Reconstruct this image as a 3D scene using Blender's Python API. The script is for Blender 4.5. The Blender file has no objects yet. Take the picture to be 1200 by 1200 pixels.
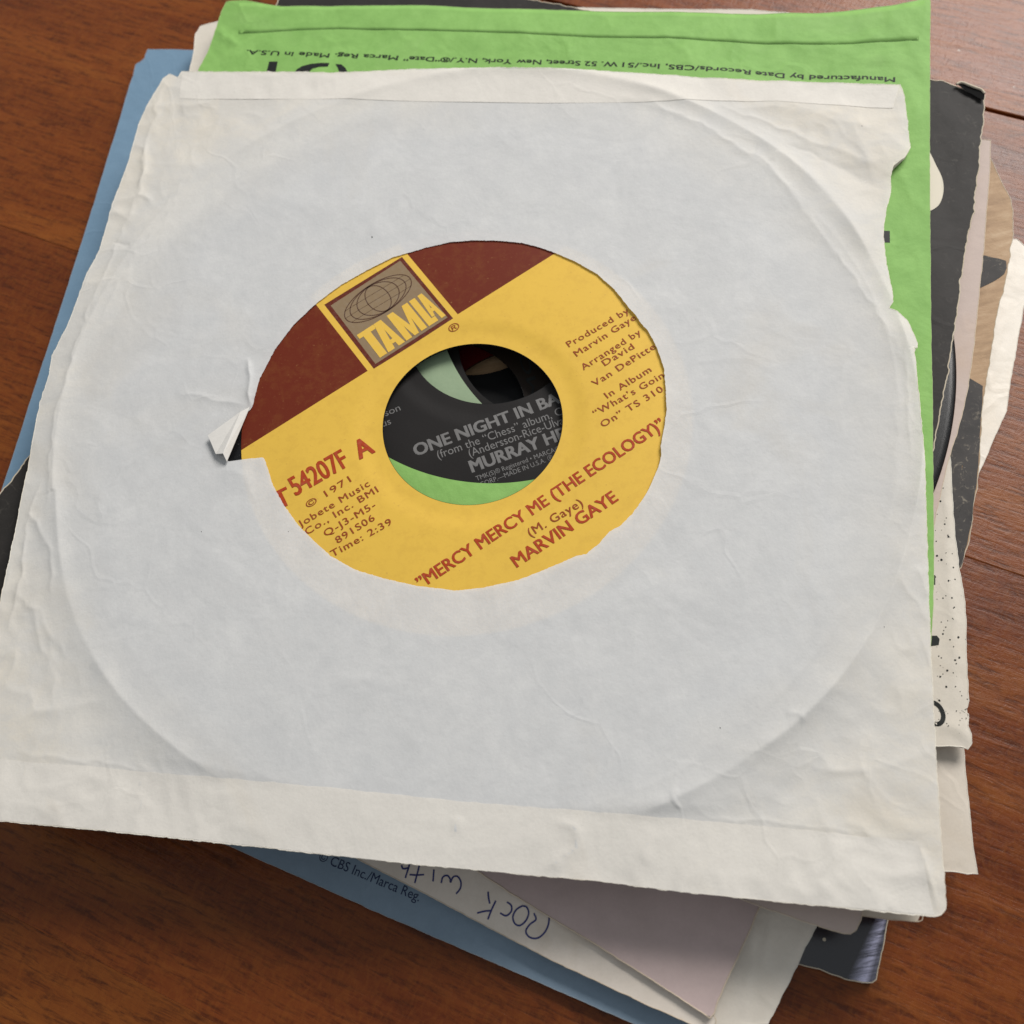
import bpy, math, random
import numpy as np
from mathutils import Vector

MM = 0.001
S = bpy.context.scene
COL = S.collection
random.seed(4)

# ------------------------------------------------------------------ camera
cam_d = bpy.data.cameras.new('camera')
cam = bpy.data.objects.new('camera', cam_d)
COL.objects.link(cam)
S.camera = cam
TILT, ROLL = 0.408282, -0.217719
r0 = Vector((1, 0, 0))
f0 = Vector((0, math.sin(TILT), -math.cos(TILT)))
u0 = Vector((0, math.cos(TILT), math.sin(TILT)))
rt = math.cos(ROLL) * r0 + math.sin(ROLL) * u0
up = -math.sin(ROLL) * r0 + math.cos(ROLL) * u0
from mathutils import Matrix
m3 = Matrix((rt, up, -f0)).transposed()
cam.matrix_world = Matrix.Translation((0, 0, 0.21968)) @ m3.to_4x4()
cam_d.sensor_width = 36
cam_d.lens = 36 * 1261.27 / 1200
cam_d.clip_start = 0.01
cam_d.clip_end = 20
cam_d.dof.use_dof = True
cam_d.dof.focus_distance = 0.222
cam_d.dof.aperture_fstop = 20

# ------------------------------------------------------------------ room light and window light
W = bpy.data.worlds.new('World')
S.world = W
W.use_nodes = True
bg = W.node_tree.nodes['Background']
bg.inputs[0].default_value = (0.90, 0.95, 1.0, 1)
bg.inputs[1].default_value = 0.38

def area(name, loc, target, sx, sy, power, color):
    d = bpy.data.lights.new(name, 'AREA')
    d.shape = 'RECTANGLE'; d.size = sx; d.size_y = sy
    d.energy = power; d.color = color
    o = bpy.data.objects.new(name, d)
    COL.objects.link(o)
    o.location = loc
    v = Vector(target) - Vector(loc)
    o.rotation_euler = v.to_track_quat('-Z', 'Y').to_euler()
    return o
area('window_light', (1.02, 1.12, 1.20), (0.02, 0.12, 0.0), 0.85, 0.8, 46, (1.0, 0.965, 0.93))

S.view_settings.view_transform = 'Standard'
S.view_settings.look = 'None'
S.view_settings.gamma = 1
S.view_settings.exposure = -0.06
S.cycles.max_bounces = 8
S.cycles.transmission_bounces = 6

# ------------------------------------------------------------------ helpers
def link(o, parent=None):
    COL.objects.link(o)
    if parent: o.parent = parent
    return o

def thing(name, label, cat, loc=(0, 0, 0), group=None):
    o = bpy.data.objects.new(name, None)
    o.empty_display_size = 0.01
    o.location = Vector(loc) * MM
    o['label'] = label; o['category'] = cat
    if cat == 'record sleeve': group = 'paper record sleeves stacked in the pile'
    if group: o['group'] = group
    return link(o)

def mesh_np(name, V, faces, mat, parent=None, smooth=True):
    """V in mm (world), faces: list of arrays (n,k)"""
    me = bpy.data.meshes.new(name)
    V = np.asarray(V, float) * MM
    if parent is not None:
        V = V - np.array(parent_world(parent))
    sizes = []; idx = []
    for F in faces:
        F = np.asarray(F, np.int32)
        if len(F) == 0: continue
        sizes.append(np.full(len(F), F.shape[1], np.int32)); idx.append(F.ravel())
    sizes = np.concatenate(sizes); idx = np.concatenate(idx)
    me.vertices.add(len(V)); me.vertices.foreach_set('co', V.ravel())
    me.loops.add(len(idx)); me.loops.foreach_set('vertex_index', idx)
    me.polygons.add(len(sizes))
    st = np.concatenate([[0], np.cumsum(sizes)[:-1]]).astype(np.int32)
    me.polygons.foreach_set('loop_start', st)
    me.polygons.foreach_set('loop_total', sizes)
    me.polygons.foreach_set('use_smooth', np.full(len(sizes), smooth))
    me.update(calc_edges=True)
    me.validate()
    me.materials.append(mat)
    o = bpy.data.objects.new(name, me)
    return link(o, parent)

def parent_world(p):
    l = Vector((0, 0, 0))
    while p is not None:
        l += p.location; p = p.parent
    return l

# value noise in numpy
def _h(ix, iy, seed):
    n = (ix * 374761393 + iy * 668265263 + seed * 1442695041) & 0xffffffff
    n = ((n ^ (n >> 13)) * 1274126177) & 0xffffffff
    n = n ^ (n >> 16)
    return (n & 0xffff) / 32767.5 - 1.0
def vnoise(x, y, seed=0):
    x = np.asarray(x, float); y = np.asarray(y, float)
    ix = np.floor(x).astype(np.int64); iy = np.floor(y).astype(np.int64)
    fx = x - ix; fy = y - iy
    fx = fx**3 * (fx * (fx * 6 - 15) + 10); fy = fy**3 * (fy * (fy * 6 - 15) + 10)
    a = _h(ix, iy, seed); b = _h(ix + 1, iy, seed); c = _h(ix, iy + 1, seed); d = _h(ix + 1, iy + 1, seed)
    return (a * (1 - fx) + b * fx) * (1 - fy) + (c * (1 - fx) + d * fx) * fy
def fbm(x, y, seed=0, oct=4, gain=0.5):
    s = 0; a = 1; f = 1
    for i in range(oct):
        s = s + a * vnoise(x * f + 17.3 * i, y * f - 9.1 * i, seed + i); a *= gain; f *= 2.03
    return s
def sstep(a, b, x):
    t = np.clip((x - a) / (b - a), 0, 1)
    return t * t * (3 - 2 * t)

def polydist(x, y, pts):
    """distance to a polyline and parameter 0..1 along it, and signed side"""
    pts = np.asarray(pts, float)
    L = np.concatenate([[0], np.cumsum(np.linalg.norm(np.diff(pts, axis=0), axis=1))])
    best = np.full(x.shape, 1e9); tp = np.zeros(x.shape); sd = np.zeros(x.shape)
    for i in range(len(pts) - 1):
        d = pts[i + 1] - pts[i]; l2 = d @ d
        t = np.clip(((x - pts[i, 0]) * d[0] + (y - pts[i, 1]) * d[1]) / l2, 0, 1)
        qx = x - pts[i, 0] - t * d[0]; qy = y - pts[i, 1] - t * d[1]
        D = np.hypot(qx, qy); m = D < best
        best = np.where(m, D, best)
        tp = np.where(m, (L[i] + t * math.sqrt(l2)) / L[-1], tp)
        sd = np.where(m, np.sign(d[0] * qy - d[1] * qx), sd)
    return best, tp, sd

def crease(x, y, pts, h, w, side=0.0, jit=0.0, seed=0):
    """ridge of height h and width w mm; side: how much one flank is lifted"""
    if jit:
        x = x + jit * vnoise(x / 2.5, y / 2.5, seed + 50); y = y + jit * vnoise(x / 2.5, y / 2.5, seed + 70)
    D, t, s = polydist(x, y, pts)
    taper = np.minimum(1, 5 * np.minimum(t, 1 - t)) ** 0.7
    z = 0.62 * h * np.exp(-(D / (0.85 * w)) ** 1.15) * taper
    if False:
        z = z + side * taper * np.where(s > 0, np.exp(-(D / (w * 5)) ** 2), np.exp(-(D / w) ** 2))
    return z

def roughen(pts, closed=True, step=0.7, amp=0.1, seed=0, scale=1.6):
    pts = np.asarray(pts, float)
    out = []
    n = len(pts)
    for i in range(n if closed else n - 1):
        a = pts[i]; b = pts[(i + 1) % n]
        k = max(1, int(np.linalg.norm(b - a) / step))
        for j in range(k): out.append(a + (b - a) * j / k)
    if not closed: out.append(pts[-1])
    out = np.array(out)
    dx = fbm(out[:, 0] / scale, out[:, 1] / scale, seed, 3) * amp
    dy = fbm(out[:, 0] / scale + 40, out[:, 1] / scale + 40, seed + 9, 3) * amp
    return out + np.stack([dx, dy], 1)

def chaikin(pts, it=2, keep=()):
    pts = np.asarray(pts, float)
    for _ in range(it):
        nxt = np.roll(pts, -1, 0)
        q = 0.75 * pts + 0.25 * nxt; r = 0.25 * pts + 0.75 * nxt
        pts = np.empty((2 * len(q), 2)); pts[0::2] = q; pts[1::2] = r
    return pts

def radial(contour, c, ang):
    """radius of a star-shaped contour about c at the angles"""
    d = np.asarray(contour) - c
    th = np.arctan2(d[:, 1], d[:, 0]); r = np.hypot(d[:, 0], d[:, 1])
    n = len(th); out = np.zeros(len(ang))
    for i in range(n):
        j = (i + 1) % n
        a0 = th[i]; da = (th[j] - a0 + math.pi) % (2 * math.pi) - math.pi
        if abs(da) < 1e-9: continue
        rel = (ang - a0 + math.pi) % (2 * math.pi) - math.pi
        m = (rel >= min(0, da) - 1e-9) & (rel <= max(0, da) + 1e-9)
        if not m.any(): continue
        p0 = d[i]; p1 = d[j]; e = p1 - p0
        ca = np.cos(ang[m]); sa = np.sin(ang[m])
        den = ca * e[1] - sa * e[0]
        den = np.where(np.abs(den) < 1e-9, 1e-9, den)
        rr = (p0[0] * e[1] - p0[1] * e[0]) / den
        out[m] = np.maximum(out[m], rr)
    return out

def sheet(name, parent, mat, outline, zf, center, hole=None, na=720, nr=70, thick=0.12, power=1.0, extra=None):
    c = np.asarray(center, float)
    ang = np.linspace(-math.pi, math.pi, na, endpoint=False)
    ex = np.arctan2(*(np.asarray(extra) - c).T[::-1]) if extra is not None else np.zeros(0)
    for e in ex:       # snap the nearest angle on the exact corner
        k = np.argmin(np.abs((ang - e + math.pi) % (2 * math.pi) - math.pi)); ang[k] = e
    ang = np.sort(ang)
    ro = radial(outline, c, ang)
    if hole is None: ri = np.full(len(ang), 0.05)
    elif isinstance(hole, tuple):
        hc = np.array(hole[:2]); t = np.linspace(0, 2 * math.pi, 400, endpoint=False)
        ri = radial(hc + hole[2] * np.stack([np.cos(t), np.sin(t)], 1), c, ang)
    else: ri = radial(hole, c, ang)
    t = np.linspace(0, 1, nr) ** power
    def soft(a, sg):
        k = np.exp(-0.5 * (np.arange(-4 * sg, 4 * sg + 1) / sg) ** 2); k /= k.sum()
        return np.convolve(np.concatenate([a[-4 * sg:], a, a[:4 * sg]]), k, 'valid')
    sg = max(2, na // 260)
    ris, ros = soft(ri, sg), soft(ro, sg)
    tt = t[:, None]
    R = ris[None, :] + (ros - ris)[None, :] * tt + (ri - ris)[None, :] * (1 - tt) ** 9 + (ro - ros)[None, :] * tt ** 9
    if hole is None: R = np.maximum(R, 0.02)
    X = c[0] + R * np.cos(ang); Y = c[1] + R * np.sin(ang)
    Z = zf(X, Y)
    n = len(ang)
    V = np.stack([X, Y, Z], -1).reshape(-1, 3)
    i = np.arange(nr - 1)[:, None] * n + np.arange(n)[None, :]
    i2 = np.arange(nr - 1)[:, None] * n + (np.arange(n)[None, :] + 1) % n
    F = np.stack([i, i + n, i2 + n, i2], -1).reshape(-1, 4)
    faces = [F]
    if thick:
        nv = len(V)
        V2 = V.copy(); V2[:, 2] -= thick
        V = np.concatenate([V, V2])
        faces.append(F[:, ::-1] + nv)
        a = (nr - 1) * n + np.arange(n); b = (nr - 1) * n + (np.arange(n) + 1) % n
        faces.append(np.stack([a, a + nv, b + nv, b], -1))
        a = np.arange(n); b = (np.arange(n) + 1) % n
        faces.append(np.stack([b, b + nv, a + nv, a], -1))
    o = mesh_np(name, V, faces, mat, parent)
    if thick:
        ed = o.data
        import bmesh
        bm = bmesh.new(); bm.from_mesh(ed)
        for e in bm.edges:
            if len(e.link_faces) == 2 and e.calc_face_angle(0) > 0.9: e.smooth = False
        bm.to_mesh(ed); bm.free()
    return o

def grid_patch(name, parent, mat, quad, zf, nu=60, nv=8, thick=0.05):
    """quad TL,TR,BR,BL in mm; conforming strip"""
    q = np.asarray(quad, float)
    u = np.linspace(0, 1, nu)[:, None]; v = np.linspace(0, 1, nv)[None, :]
    if len(q) == 4:
        X = ((1 - u) * (1 - v))[..., None] * q[0] + (u * (1 - v))[..., None] * q[1] + (u * v)[..., None] * q[2] + ((1 - u) * v)[..., None] * q[3]
    Z = zf(X[..., 0], X[..., 1])
    V = np.concatenate([X, Z[..., None]], -1).reshape(-1, 3)
    i = np.arange(nu - 1)[:, None] * nv + np.arange(nv - 1)[None, :]
    F = np.stack([i, i + 1, i + nv + 1, i + nv], -1).reshape(-1, 4)
    if thick:
        n = len(V); V2 = V.copy(); V2[:, 2] -= thick
        rim = []
        for k in range(nu - 1):
            rim.append((k * nv, (k + 1) * nv, (k + 1) * nv + n, k * nv + n))
            rim.append((k * nv + nv - 1, k * nv + nv - 1 + n, (k + 1) * nv + nv - 1 + n, (k + 1) * nv + nv - 1))
        for k in range(nv - 1):
            rim.append((k, k + n, k + 1 + n, k + 1)); b = (nu - 1) * nv
            rim.append((b + k, b + k + 1, b + k + 1 + n, b + k + n))
        V = np.concatenate([V, V2])
        return mesh_np(name, V, [F, F[:, ::-1] + n, rim], mat, parent)
    return mesh_np(name, V, [F], mat, parent)

def strip_between(name, parent, mat, A, B, zf, n=160, nv=6, thick=0.05):
    """conforming strip between two polylines A and B (mm)"""
    def res(P):
        P = np.asarray(P, float); L = np.concatenate([[0], np.cumsum(np.linalg.norm(np.diff(P, axis=0), axis=1))])
        t = np.linspace(0, L[-1], n)
        return np.stack([np.interp(t, L, P[:, 0]), np.interp(t, L, P[:, 1])], 1)
    a = res(A); b = res(B)
    v = np.linspace(0, 1, nv)[None, :, None]
    X = a[:, None] * (1 - v) + b[:, None] * v
    Z = zf(X[..., 0], X[..., 1])
    V = np.concatenate([X, Z[..., None]], -1).reshape(-1, 3)
    i = np.arange(n - 1)[:, None] * nv + np.arange(nv - 1)[None, :]
    F = np.stack([i, i + 1, i + nv + 1, i + nv], -1).reshape(-1, 4)
    faces = [F]
    if thick:
        N = len(V); V2 = V.copy(); V2[:, 2] -= thick
        rim = []
        for k in range(n - 1):
            rim.append((k * nv, (k + 1) * nv, (k + 1) * nv + N, k * nv + N))
            rim.append((k * nv + nv - 1, k * nv + nv - 1 + N, (k + 1) * nv + nv - 1 + N, (k + 1) * nv + nv - 1))
        V = np.concatenate([V, V2]); faces += [F[:, ::-1] + N, rim]
    return mesh_np(name, V, faces, mat, parent)

def ribbon(name, parent, mat, lines, w, zf, stuff=False):
    """flat ink strokes following polylines"""
    V = []; F = []
    for P in lines:
        P = np.asarray(P, float)
        d = np.gradient(P, axis=0); d /= np.linalg.norm(d, axis=1)[:, None] + 1e-9
        nrm = np.stack([-d[:, 1], d[:, 0]], 1)
        ww = w if np.isscalar(w) else w
        a = P + nrm * ww / 2; b = P - nrm * ww / 2
        k = len(V)
        for i in range(len(P)):
            V.append((*a[i], 0)); V.append((*b[i], 0))
        for i in range(len(P) - 1):
            F.append((k + 2 * i, k + 2 * i + 1, k + 2 * i + 3, k + 2 * i + 2))
    V = np.array(V); V[:, 2] = zf(V[:, 0], V[:, 1])
    o = mesh_np(name, V, [F], mat, parent)
    return o

def tube(name, parent, mat, pts, r, seg=6):
    P = np.asarray(pts, float)
    d = np.gradient(P, axis=0); d /= np.linalg.norm(d, axis=1)[:, None] + 1e-9
    n1 = np.cross(d, [0, 0, 1.0]); n1 /= np.linalg.norm(n1, axis=1)[:, None] + 1e-9
    n2 = np.cross(n1, d)
    rr = np.broadcast_to(np.asarray(r, float), (len(P),))
    V = []
    for k in range(seg):
        a = 2 * math.pi * k / seg
        V.append(P + (n1 * math.cos(a) + n2 * math.sin(a)) * rr[:, None])
    V = np.stack(V, 1).reshape(-1, 3)
    F = []
    for i in range(len(P) - 1):
        for k in range(seg):
            F.append((i * seg + k, i * seg + (k + 1) % seg, (i + 1) * seg + (k + 1) % seg, (i + 1) * seg + k))
    return mesh_np(name, V, [F], mat, parent)

def smooth_line(pts, n=40):
    """Catmull-Rom through points"""
    P = np.asarray(pts, float)
    Q = np.concatenate([[2 * P[0] - P[1]], P, [2 * P[-1] - P[-2]]])
    out = []
    for i in range(1, len(Q) - 2):
        for t in np.linspace(0, 1, max(2, n // (len(P) - 1)), endpoint=False):
            a, b, c, d = Q[i - 1], Q[i], Q[i + 1], Q[i + 2]
            out.append(0.5 * ((2 * b) + (c - a) * t + (2 * a - 5 * b + 4 * c - d) * t * t + (3 * b - a - 3 * c + d) * t ** 3))
    out.append(P[-1])
    return np.array(out)

def text_width(s, bold):
    c = bpy.data.curves.new('t', 'FONT'); c.body = s; c.size = 1
    o = bpy.data.objects.new('t', c); COL.objects.link(o)
    bpy.context.view_layer.update()
    me = o.to_mesh(); xs = [v.co.x for v in me.vertices]
    r = (min(xs), max(xs)) if xs else (0, 1)
    o.to_mesh_clear(); bpy.data.objects.remove(o); bpy.data.curves.remove(c)
    return r

def text(s, p0, p1, h, mat, parent, zf, bold=0.0, ref=None, flip=False, name='printed_text', shear=0.0, space=1.0):
    """one printed line: baseline p0->p1 (mm) for ref (or s), cap height h mm"""
    c = bpy.data.curves.new('t', 'FONT'); c.body = s; c.size = 1; c.shear = shear
    c.space_character = space; c.resolution_u = 3
    o = bpy.data.objects.new('t', c); COL.objects.link(o)
    bpy.context.view_layer.update()
    me = o.to_mesh()
    co = np.array([tuple(v.co) for v in me.vertices]); fc = [tuple(p.vertices) for p in me.polygons]
    o.to_mesh_clear(); bpy.data.objects.remove(o)
    if ref and ref != s:
        c.body = ref; o = bpy.data.objects.new('t', c); COL.objects.link(o); bpy.context.view_layer.update()
        m2 = o.to_mesh(); xr = [v.co.x for v in m2.vertices]; o.to_mesh_clear(); bpy.data.objects.remove(o)
        x0, x1 = min(xr), max(xr)
    else: x0, x1 = co[:, 0].min(), co[:, 0].max()
    bpy.data.curves.remove(c)
    p0 = np.asarray(p0, float); p1 = np.asarray(p1, float)
    d = p1 - p0; L = np.linalg.norm(d); d /= L; n = np.array([-d[1], d[0]])
    cap = 0.73
    X = (co[:, 0] - x0) * L / (x1 - x0); Y = co[:, 1] * h / cap
    Vs = []; fs = []; k = 0
    e = h * 1.0
    shifts = [(0, 0)] if bold <= 0 else ([(-1, 0), (1, 0)] if bold < 0.01 else [(-1, -.55), (1, -.55), (-1, .55), (1, .55), (0, 0)])
    for q, (sx_, sy_) in enumerate(shifts):
        P = p0 + (X[:, None] + sx_ * bold * e) * d + (Y[:, None] + sy_ * bold * e) * n
        Z = zf(P[:, 0], P[:, 1]) + 0.006 * q
        Vs.append(np.column_stack([P, Z])); fs += [tuple(i + k for i in f) for f in fc]; k += len(P)
    fc = fs
    me = bpy.data.meshes.new(name)
    V = np.concatenate(Vs) * MM - np.array(parent_world(parent))
    me.from_pydata(V.tolist(), [], fc); me.materials.append(mat); me.validate()
    return link(bpy.data.objects.new(name, me), parent)

def flat_poly(name, parent, mat, pts, zf):
    pts = np.asarray(pts, float)
    Z = zf(pts[:, 0], pts[:, 1])
    me = bpy.data.meshes.new(name)
    V = np.column_stack([pts, Z]) * MM - np.array(parent_world(parent))
    me.from_pydata(V.tolist(), [], [tuple(range(len(V)))]); me.materials.append(mat)
    return link(bpy.data.objects.new(name, me), parent)

# ------------------------------------------------------------------ materials
class NT:
    def __init__(s, name):
        s.m = bpy.data.materials.new(name); s.m.use_nodes = True
        s.t = s.m.node_tree; s.n = s.t.nodes; s.n.clear()
        s.out = s.n.new('ShaderNodeOutputMaterial')
    def new(s, kind, **kw):
        n = s.n.new('ShaderNode' + kind)
        for k, v in kw.items():
            if hasattr(n, k): setattr(n, k, v)
            else: n.inputs[k.replace('_', ' ')].default_value = v
        return n
    def l(s, a, b): s.t.links.new(a, b)
    def coord(s): return s.new('TexCoord').outputs['Object']
    def noise(s, vec, scale, detail=4, rough=0.55, dist=0.0):
        n = s.new('TexNoise'); n.inputs['Scale'].default_value = scale; n.inputs['Detail'].default_value = detail
        n.inputs['Roughness'].default_value = rough; n.inputs['Distortion'].default_value = dist
        s.l(vec, n.inputs['Vector']); return n.outputs['Fac']
    def ramp(s, fac, stops):
        r = s.new('ValToRGB'); e = r.color_ramp.elements
        while len(e) < len(stops): e.new(0.5)
        for k, (p, c) in enumerate(stops): e[k].position = p; e[k].color = (*c, 1) if len(c) == 3 else c
        s.l(fac, r.inputs[0]); return r.outputs[0]
    def mix(s, fac, a, b):
        m = s.new('Mix', data_type='RGBA')
        if isinstance(fac, (int, float)): m.inputs[0].default_value = fac
        else: s.l(fac, m.inputs[0])
        for q, v in ((6, a), (7, b)):
            if isinstance(v, tuple): m.inputs[q].default_value = (*v, 1)
            else: s.l(v, m.inputs[q])
        return m.outputs[2]
    def math(s, op, a, b=None, c=None):
        m = s.new('Math', operation=op)
        for k, v in enumerate((a, b, c)):
            if v is None: continue
            if isinstance(v, (int, float)): m.inputs[k].default_value = v
            else: s.l(v, m.inputs[k])
        return m.outputs[0]
    def bump(s, h, strength, dist, prev=None):
        b = s.new('Bump'); b.inputs['Strength'].default_value = strength; b.inputs['Distance'].default_value = dist
        s.l(h, b.inputs['Height'])
        if prev is not None: s.l(prev, b.inputs['Normal'])
        return b.outputs[0]

def paper(name, col, col2=None, stain=None, stain_amt=0.0, translucent=0.0, rough=0.75, spec=0.25, bump=0.5, scuff=0.0, scuffcol=(0.5, 0.47, 0.42), fold=0.6, fold_scale=60, aged=None, mottle=0.93):
    """paper stock: mottled fibre colour, fibre grain relief, soft handling wrinkles"""
    t = NT(name); v = t.coord()
    col2 = col2 or tuple(c * mottle for c in col)
    n1 = t.noise(v, 220, 6, 0.65); n2 = t.noise(v, 38, 4, 0.6, 0.4); n3 = t.noise(v, 1800, 3, 0.6)
    base = t.mix(t.ramp(t.math('ADD', t.math('MULTIPLY', n1, 0.6), t.math('MULTIPLY', n2, 0.4)), [(0.38, (0, 0, 0)), (0.62, (1, 1, 1))]), col, col2)
    if aged:       # yellowed outside the area the record has sheltered
        ln = t.new('VectorMath', operation='LENGTH'); t.l(v, ln.inputs[0])
        rr = t.math('ADD', ln.outputs['Value'], t.math('MULTIPLY', t.math('SUBTRACT', t.noise(v, 18, 4, 0.6), 0.5), 0.03))
        base = t.mix(t.ramp(t.math('MULTIPLY', rr, 8.0), [(0.62, (0, 0, 0)), (0.86, (1, 1, 1))]), base, aged)
        ng = t.noise(v, 90, 5, 0.7, 0.5)
        base = t.mix(t.ramp(ng, [(0.42, (0.35,) * 3), (0.58, (0, 0, 0))]), base, tuple(c * 0.93 for c in col2))
    base = t.mix(t.ramp(n3, [(0.3, (0.12, 0.12, 0.12)), (0.55, (0, 0, 0))]), base, tuple(c * 0.7 for c in col))
    if stain:
        n4 = t.noise(v, 26, 5, 0.6, 0.8)
        base = t.mix(t.ramp(n4, [(0.56, (0, 0, 0)), (0.8, (stain_amt,) * 3)]), base, stain)
    if scuff:
        mp = t.new('Mapping'); mp.inputs['Scale'].default_value = (1, 1, 1); t.l(v, mp.inputs[0])
        n5 = t.noise(mp.outputs[0], 420, 8, 0.78, 1.2); n6 = t.noise(v, 45, 3, 0.5)
        k = t.math('MULTIPLY', t.ramp(n5, [(0.56, (0, 0, 0)), (0.72, (1, 1, 1))]), t.ramp(n6, [(0.4, (0.1,) * 3), (0.7, (scuff,) * 3)]))
        base = t.mix(k, base, scuffcol)
    b = t.bump(n3, bump * 0.25, 0.00012)
    b = t.bump(t.noise(v, 420, 5, 0.6), bump * 0.5, 0.0002, b)
    # long soft wrinkles from handling
    if fold:
        vo = t.new('TexVoronoi', feature='DISTANCE_TO_EDGE'); vo.inputs['Scale'].default_value = fold_scale
        wv = t.new('VectorMath', operation='ADD'); t.l(v, wv.inputs[0])
        nn = t.new('TexNoise'); nn.inputs['Scale'].default_value = 35; nn.inputs['Detail'].default_value = 3
        t.l(v, nn.inputs['Vector'])
        sc = t.new('VectorMath', operation='SCALE'); sc.inputs['Scale'].default_value = 0.03
        t.l(nn.outputs['Color'], sc.inputs[0]); t.l(sc.outputs[0], wv.inputs[1]); t.l(wv.outputs[0], vo.inputs['Vector'])
        cr = t.ramp(vo.outputs['Distance'], [(0.0, (1, 1, 1)), (0.05, (0, 0, 0))])
        cr = t.math('MULTIPLY', cr, t.ramp(t.noise(v, 30, 2), [(0.48, (0, 0, 0)), (0.68, (1, 1, 1))]))
        b = t.bump(cr, 0.22 * fold, 0.0003, b)
        b = t.bump(t.noise(v, 55, 3, 0.5, 0.6), 0.35 * fold, 0.0016, b)
    p = t.new('BsdfPrincipled'); t.l(base, p.inputs['Base Color']); t.l(b, p.inputs['Normal'])
    p.inputs['Roughness'].default_value = rough; p.inputs['Specular IOR Level'].default_value = spec
    if translucent:
        tr = t.new('BsdfTranslucent'); t.l(base, tr.inputs['Color']); t.l(b, tr.inputs['Normal'])
        ms = t.new('MixShader'); ms.inputs[0].default_value = translucent
        t.l(p.outputs[0], ms.inputs[1]); t.l(tr.outputs[0], ms.inputs[2]); t.l(ms.outputs[0], t.out.inputs[0])
    else: t.l(p.outputs[0], t.out.inputs[0])
    return t.m

def ink(name, col, rough=0.55, wear=0.0, under=(0.5, 0.5, 0.5)):
    t = NT(name); v = t.coord()
    n = t.noise(v, 900, 4, 0.7)
    c = t.mix(t.ramp(n, [(0.45, (0, 0, 0)), (0.75, (0.25 + wear,) * 3)]), col, tuple(0.75 * a + 0.25 * b for a, b in zip(col, under)))
    p = t.new('BsdfPrincipled'); t.l(c, p.inputs['Base Color']); p.inputs['Roughness'].default_value = rough
    p.inputs['Specular IOR Level'].default_value = 0.15
    t.l(p.outputs[0], t.out.inputs[0]); return t.m

def vinyl():
    t = NT('vinyl'); v = t.coord()
    ln = t.new('VectorMath', operation='LENGTH'); t.l(v, ln.inputs[0])
    g = t.math('SINE', t.math('MULTIPLY', ln.outputs['Value'], 26000))
    b = t.bump(g, 0.12, 0.00002)
    dust = t.ramp(t.noise(v, 2600, 3, 0.6), [(0.66, (0, 0, 0)), (0.75, (0.5, 0.5, 0.5))])
    c = t.mix(dust, (0.006, 0.006, 0.0065), (0.18, 0.17, 0.16))
    p = t.new('BsdfPrincipled'); t.l(c, p.inputs['Base Color']); p.inputs['Roughness'].default_value = 0.25
    p.inputs['Specular IOR Level'].default_value = 0.3; t.l(b, p.inputs['Normal'])
    t.l(p.outputs[0], t.out.inputs[0]); return t.m
M_VINYL = vinyl()

def label_mat(name, col, col2, rough=0.45):
    t = NT(name); v = t.coord()
    n = t.noise(v, 60, 3); n2 = t.noise(v, 1500, 3, 0.6)
    c = t.mix(t.ramp(n, [(0.35, (0, 0, 0)), (0.65, (1, 1, 1))]), col, col2)
    c = t.mix(t.ramp(n2, [(0.68, (0, 0, 0)), (0.76, (0.35,) * 3)]), c, tuple(x * 0.5 for x in col))
    p = t.new('BsdfPrincipled'); t.l(c, p.inputs['Base Color']); p.inputs['Roughness'].default_value = rough
    p.inputs['Specular IOR Level'].default_value = 0.15
    t.l(t.bump(n2, 0.15, 0.0001), p.inputs['Normal'])
    t.l(p.outputs[0], t.out.inputs[0]); return t.m

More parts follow.
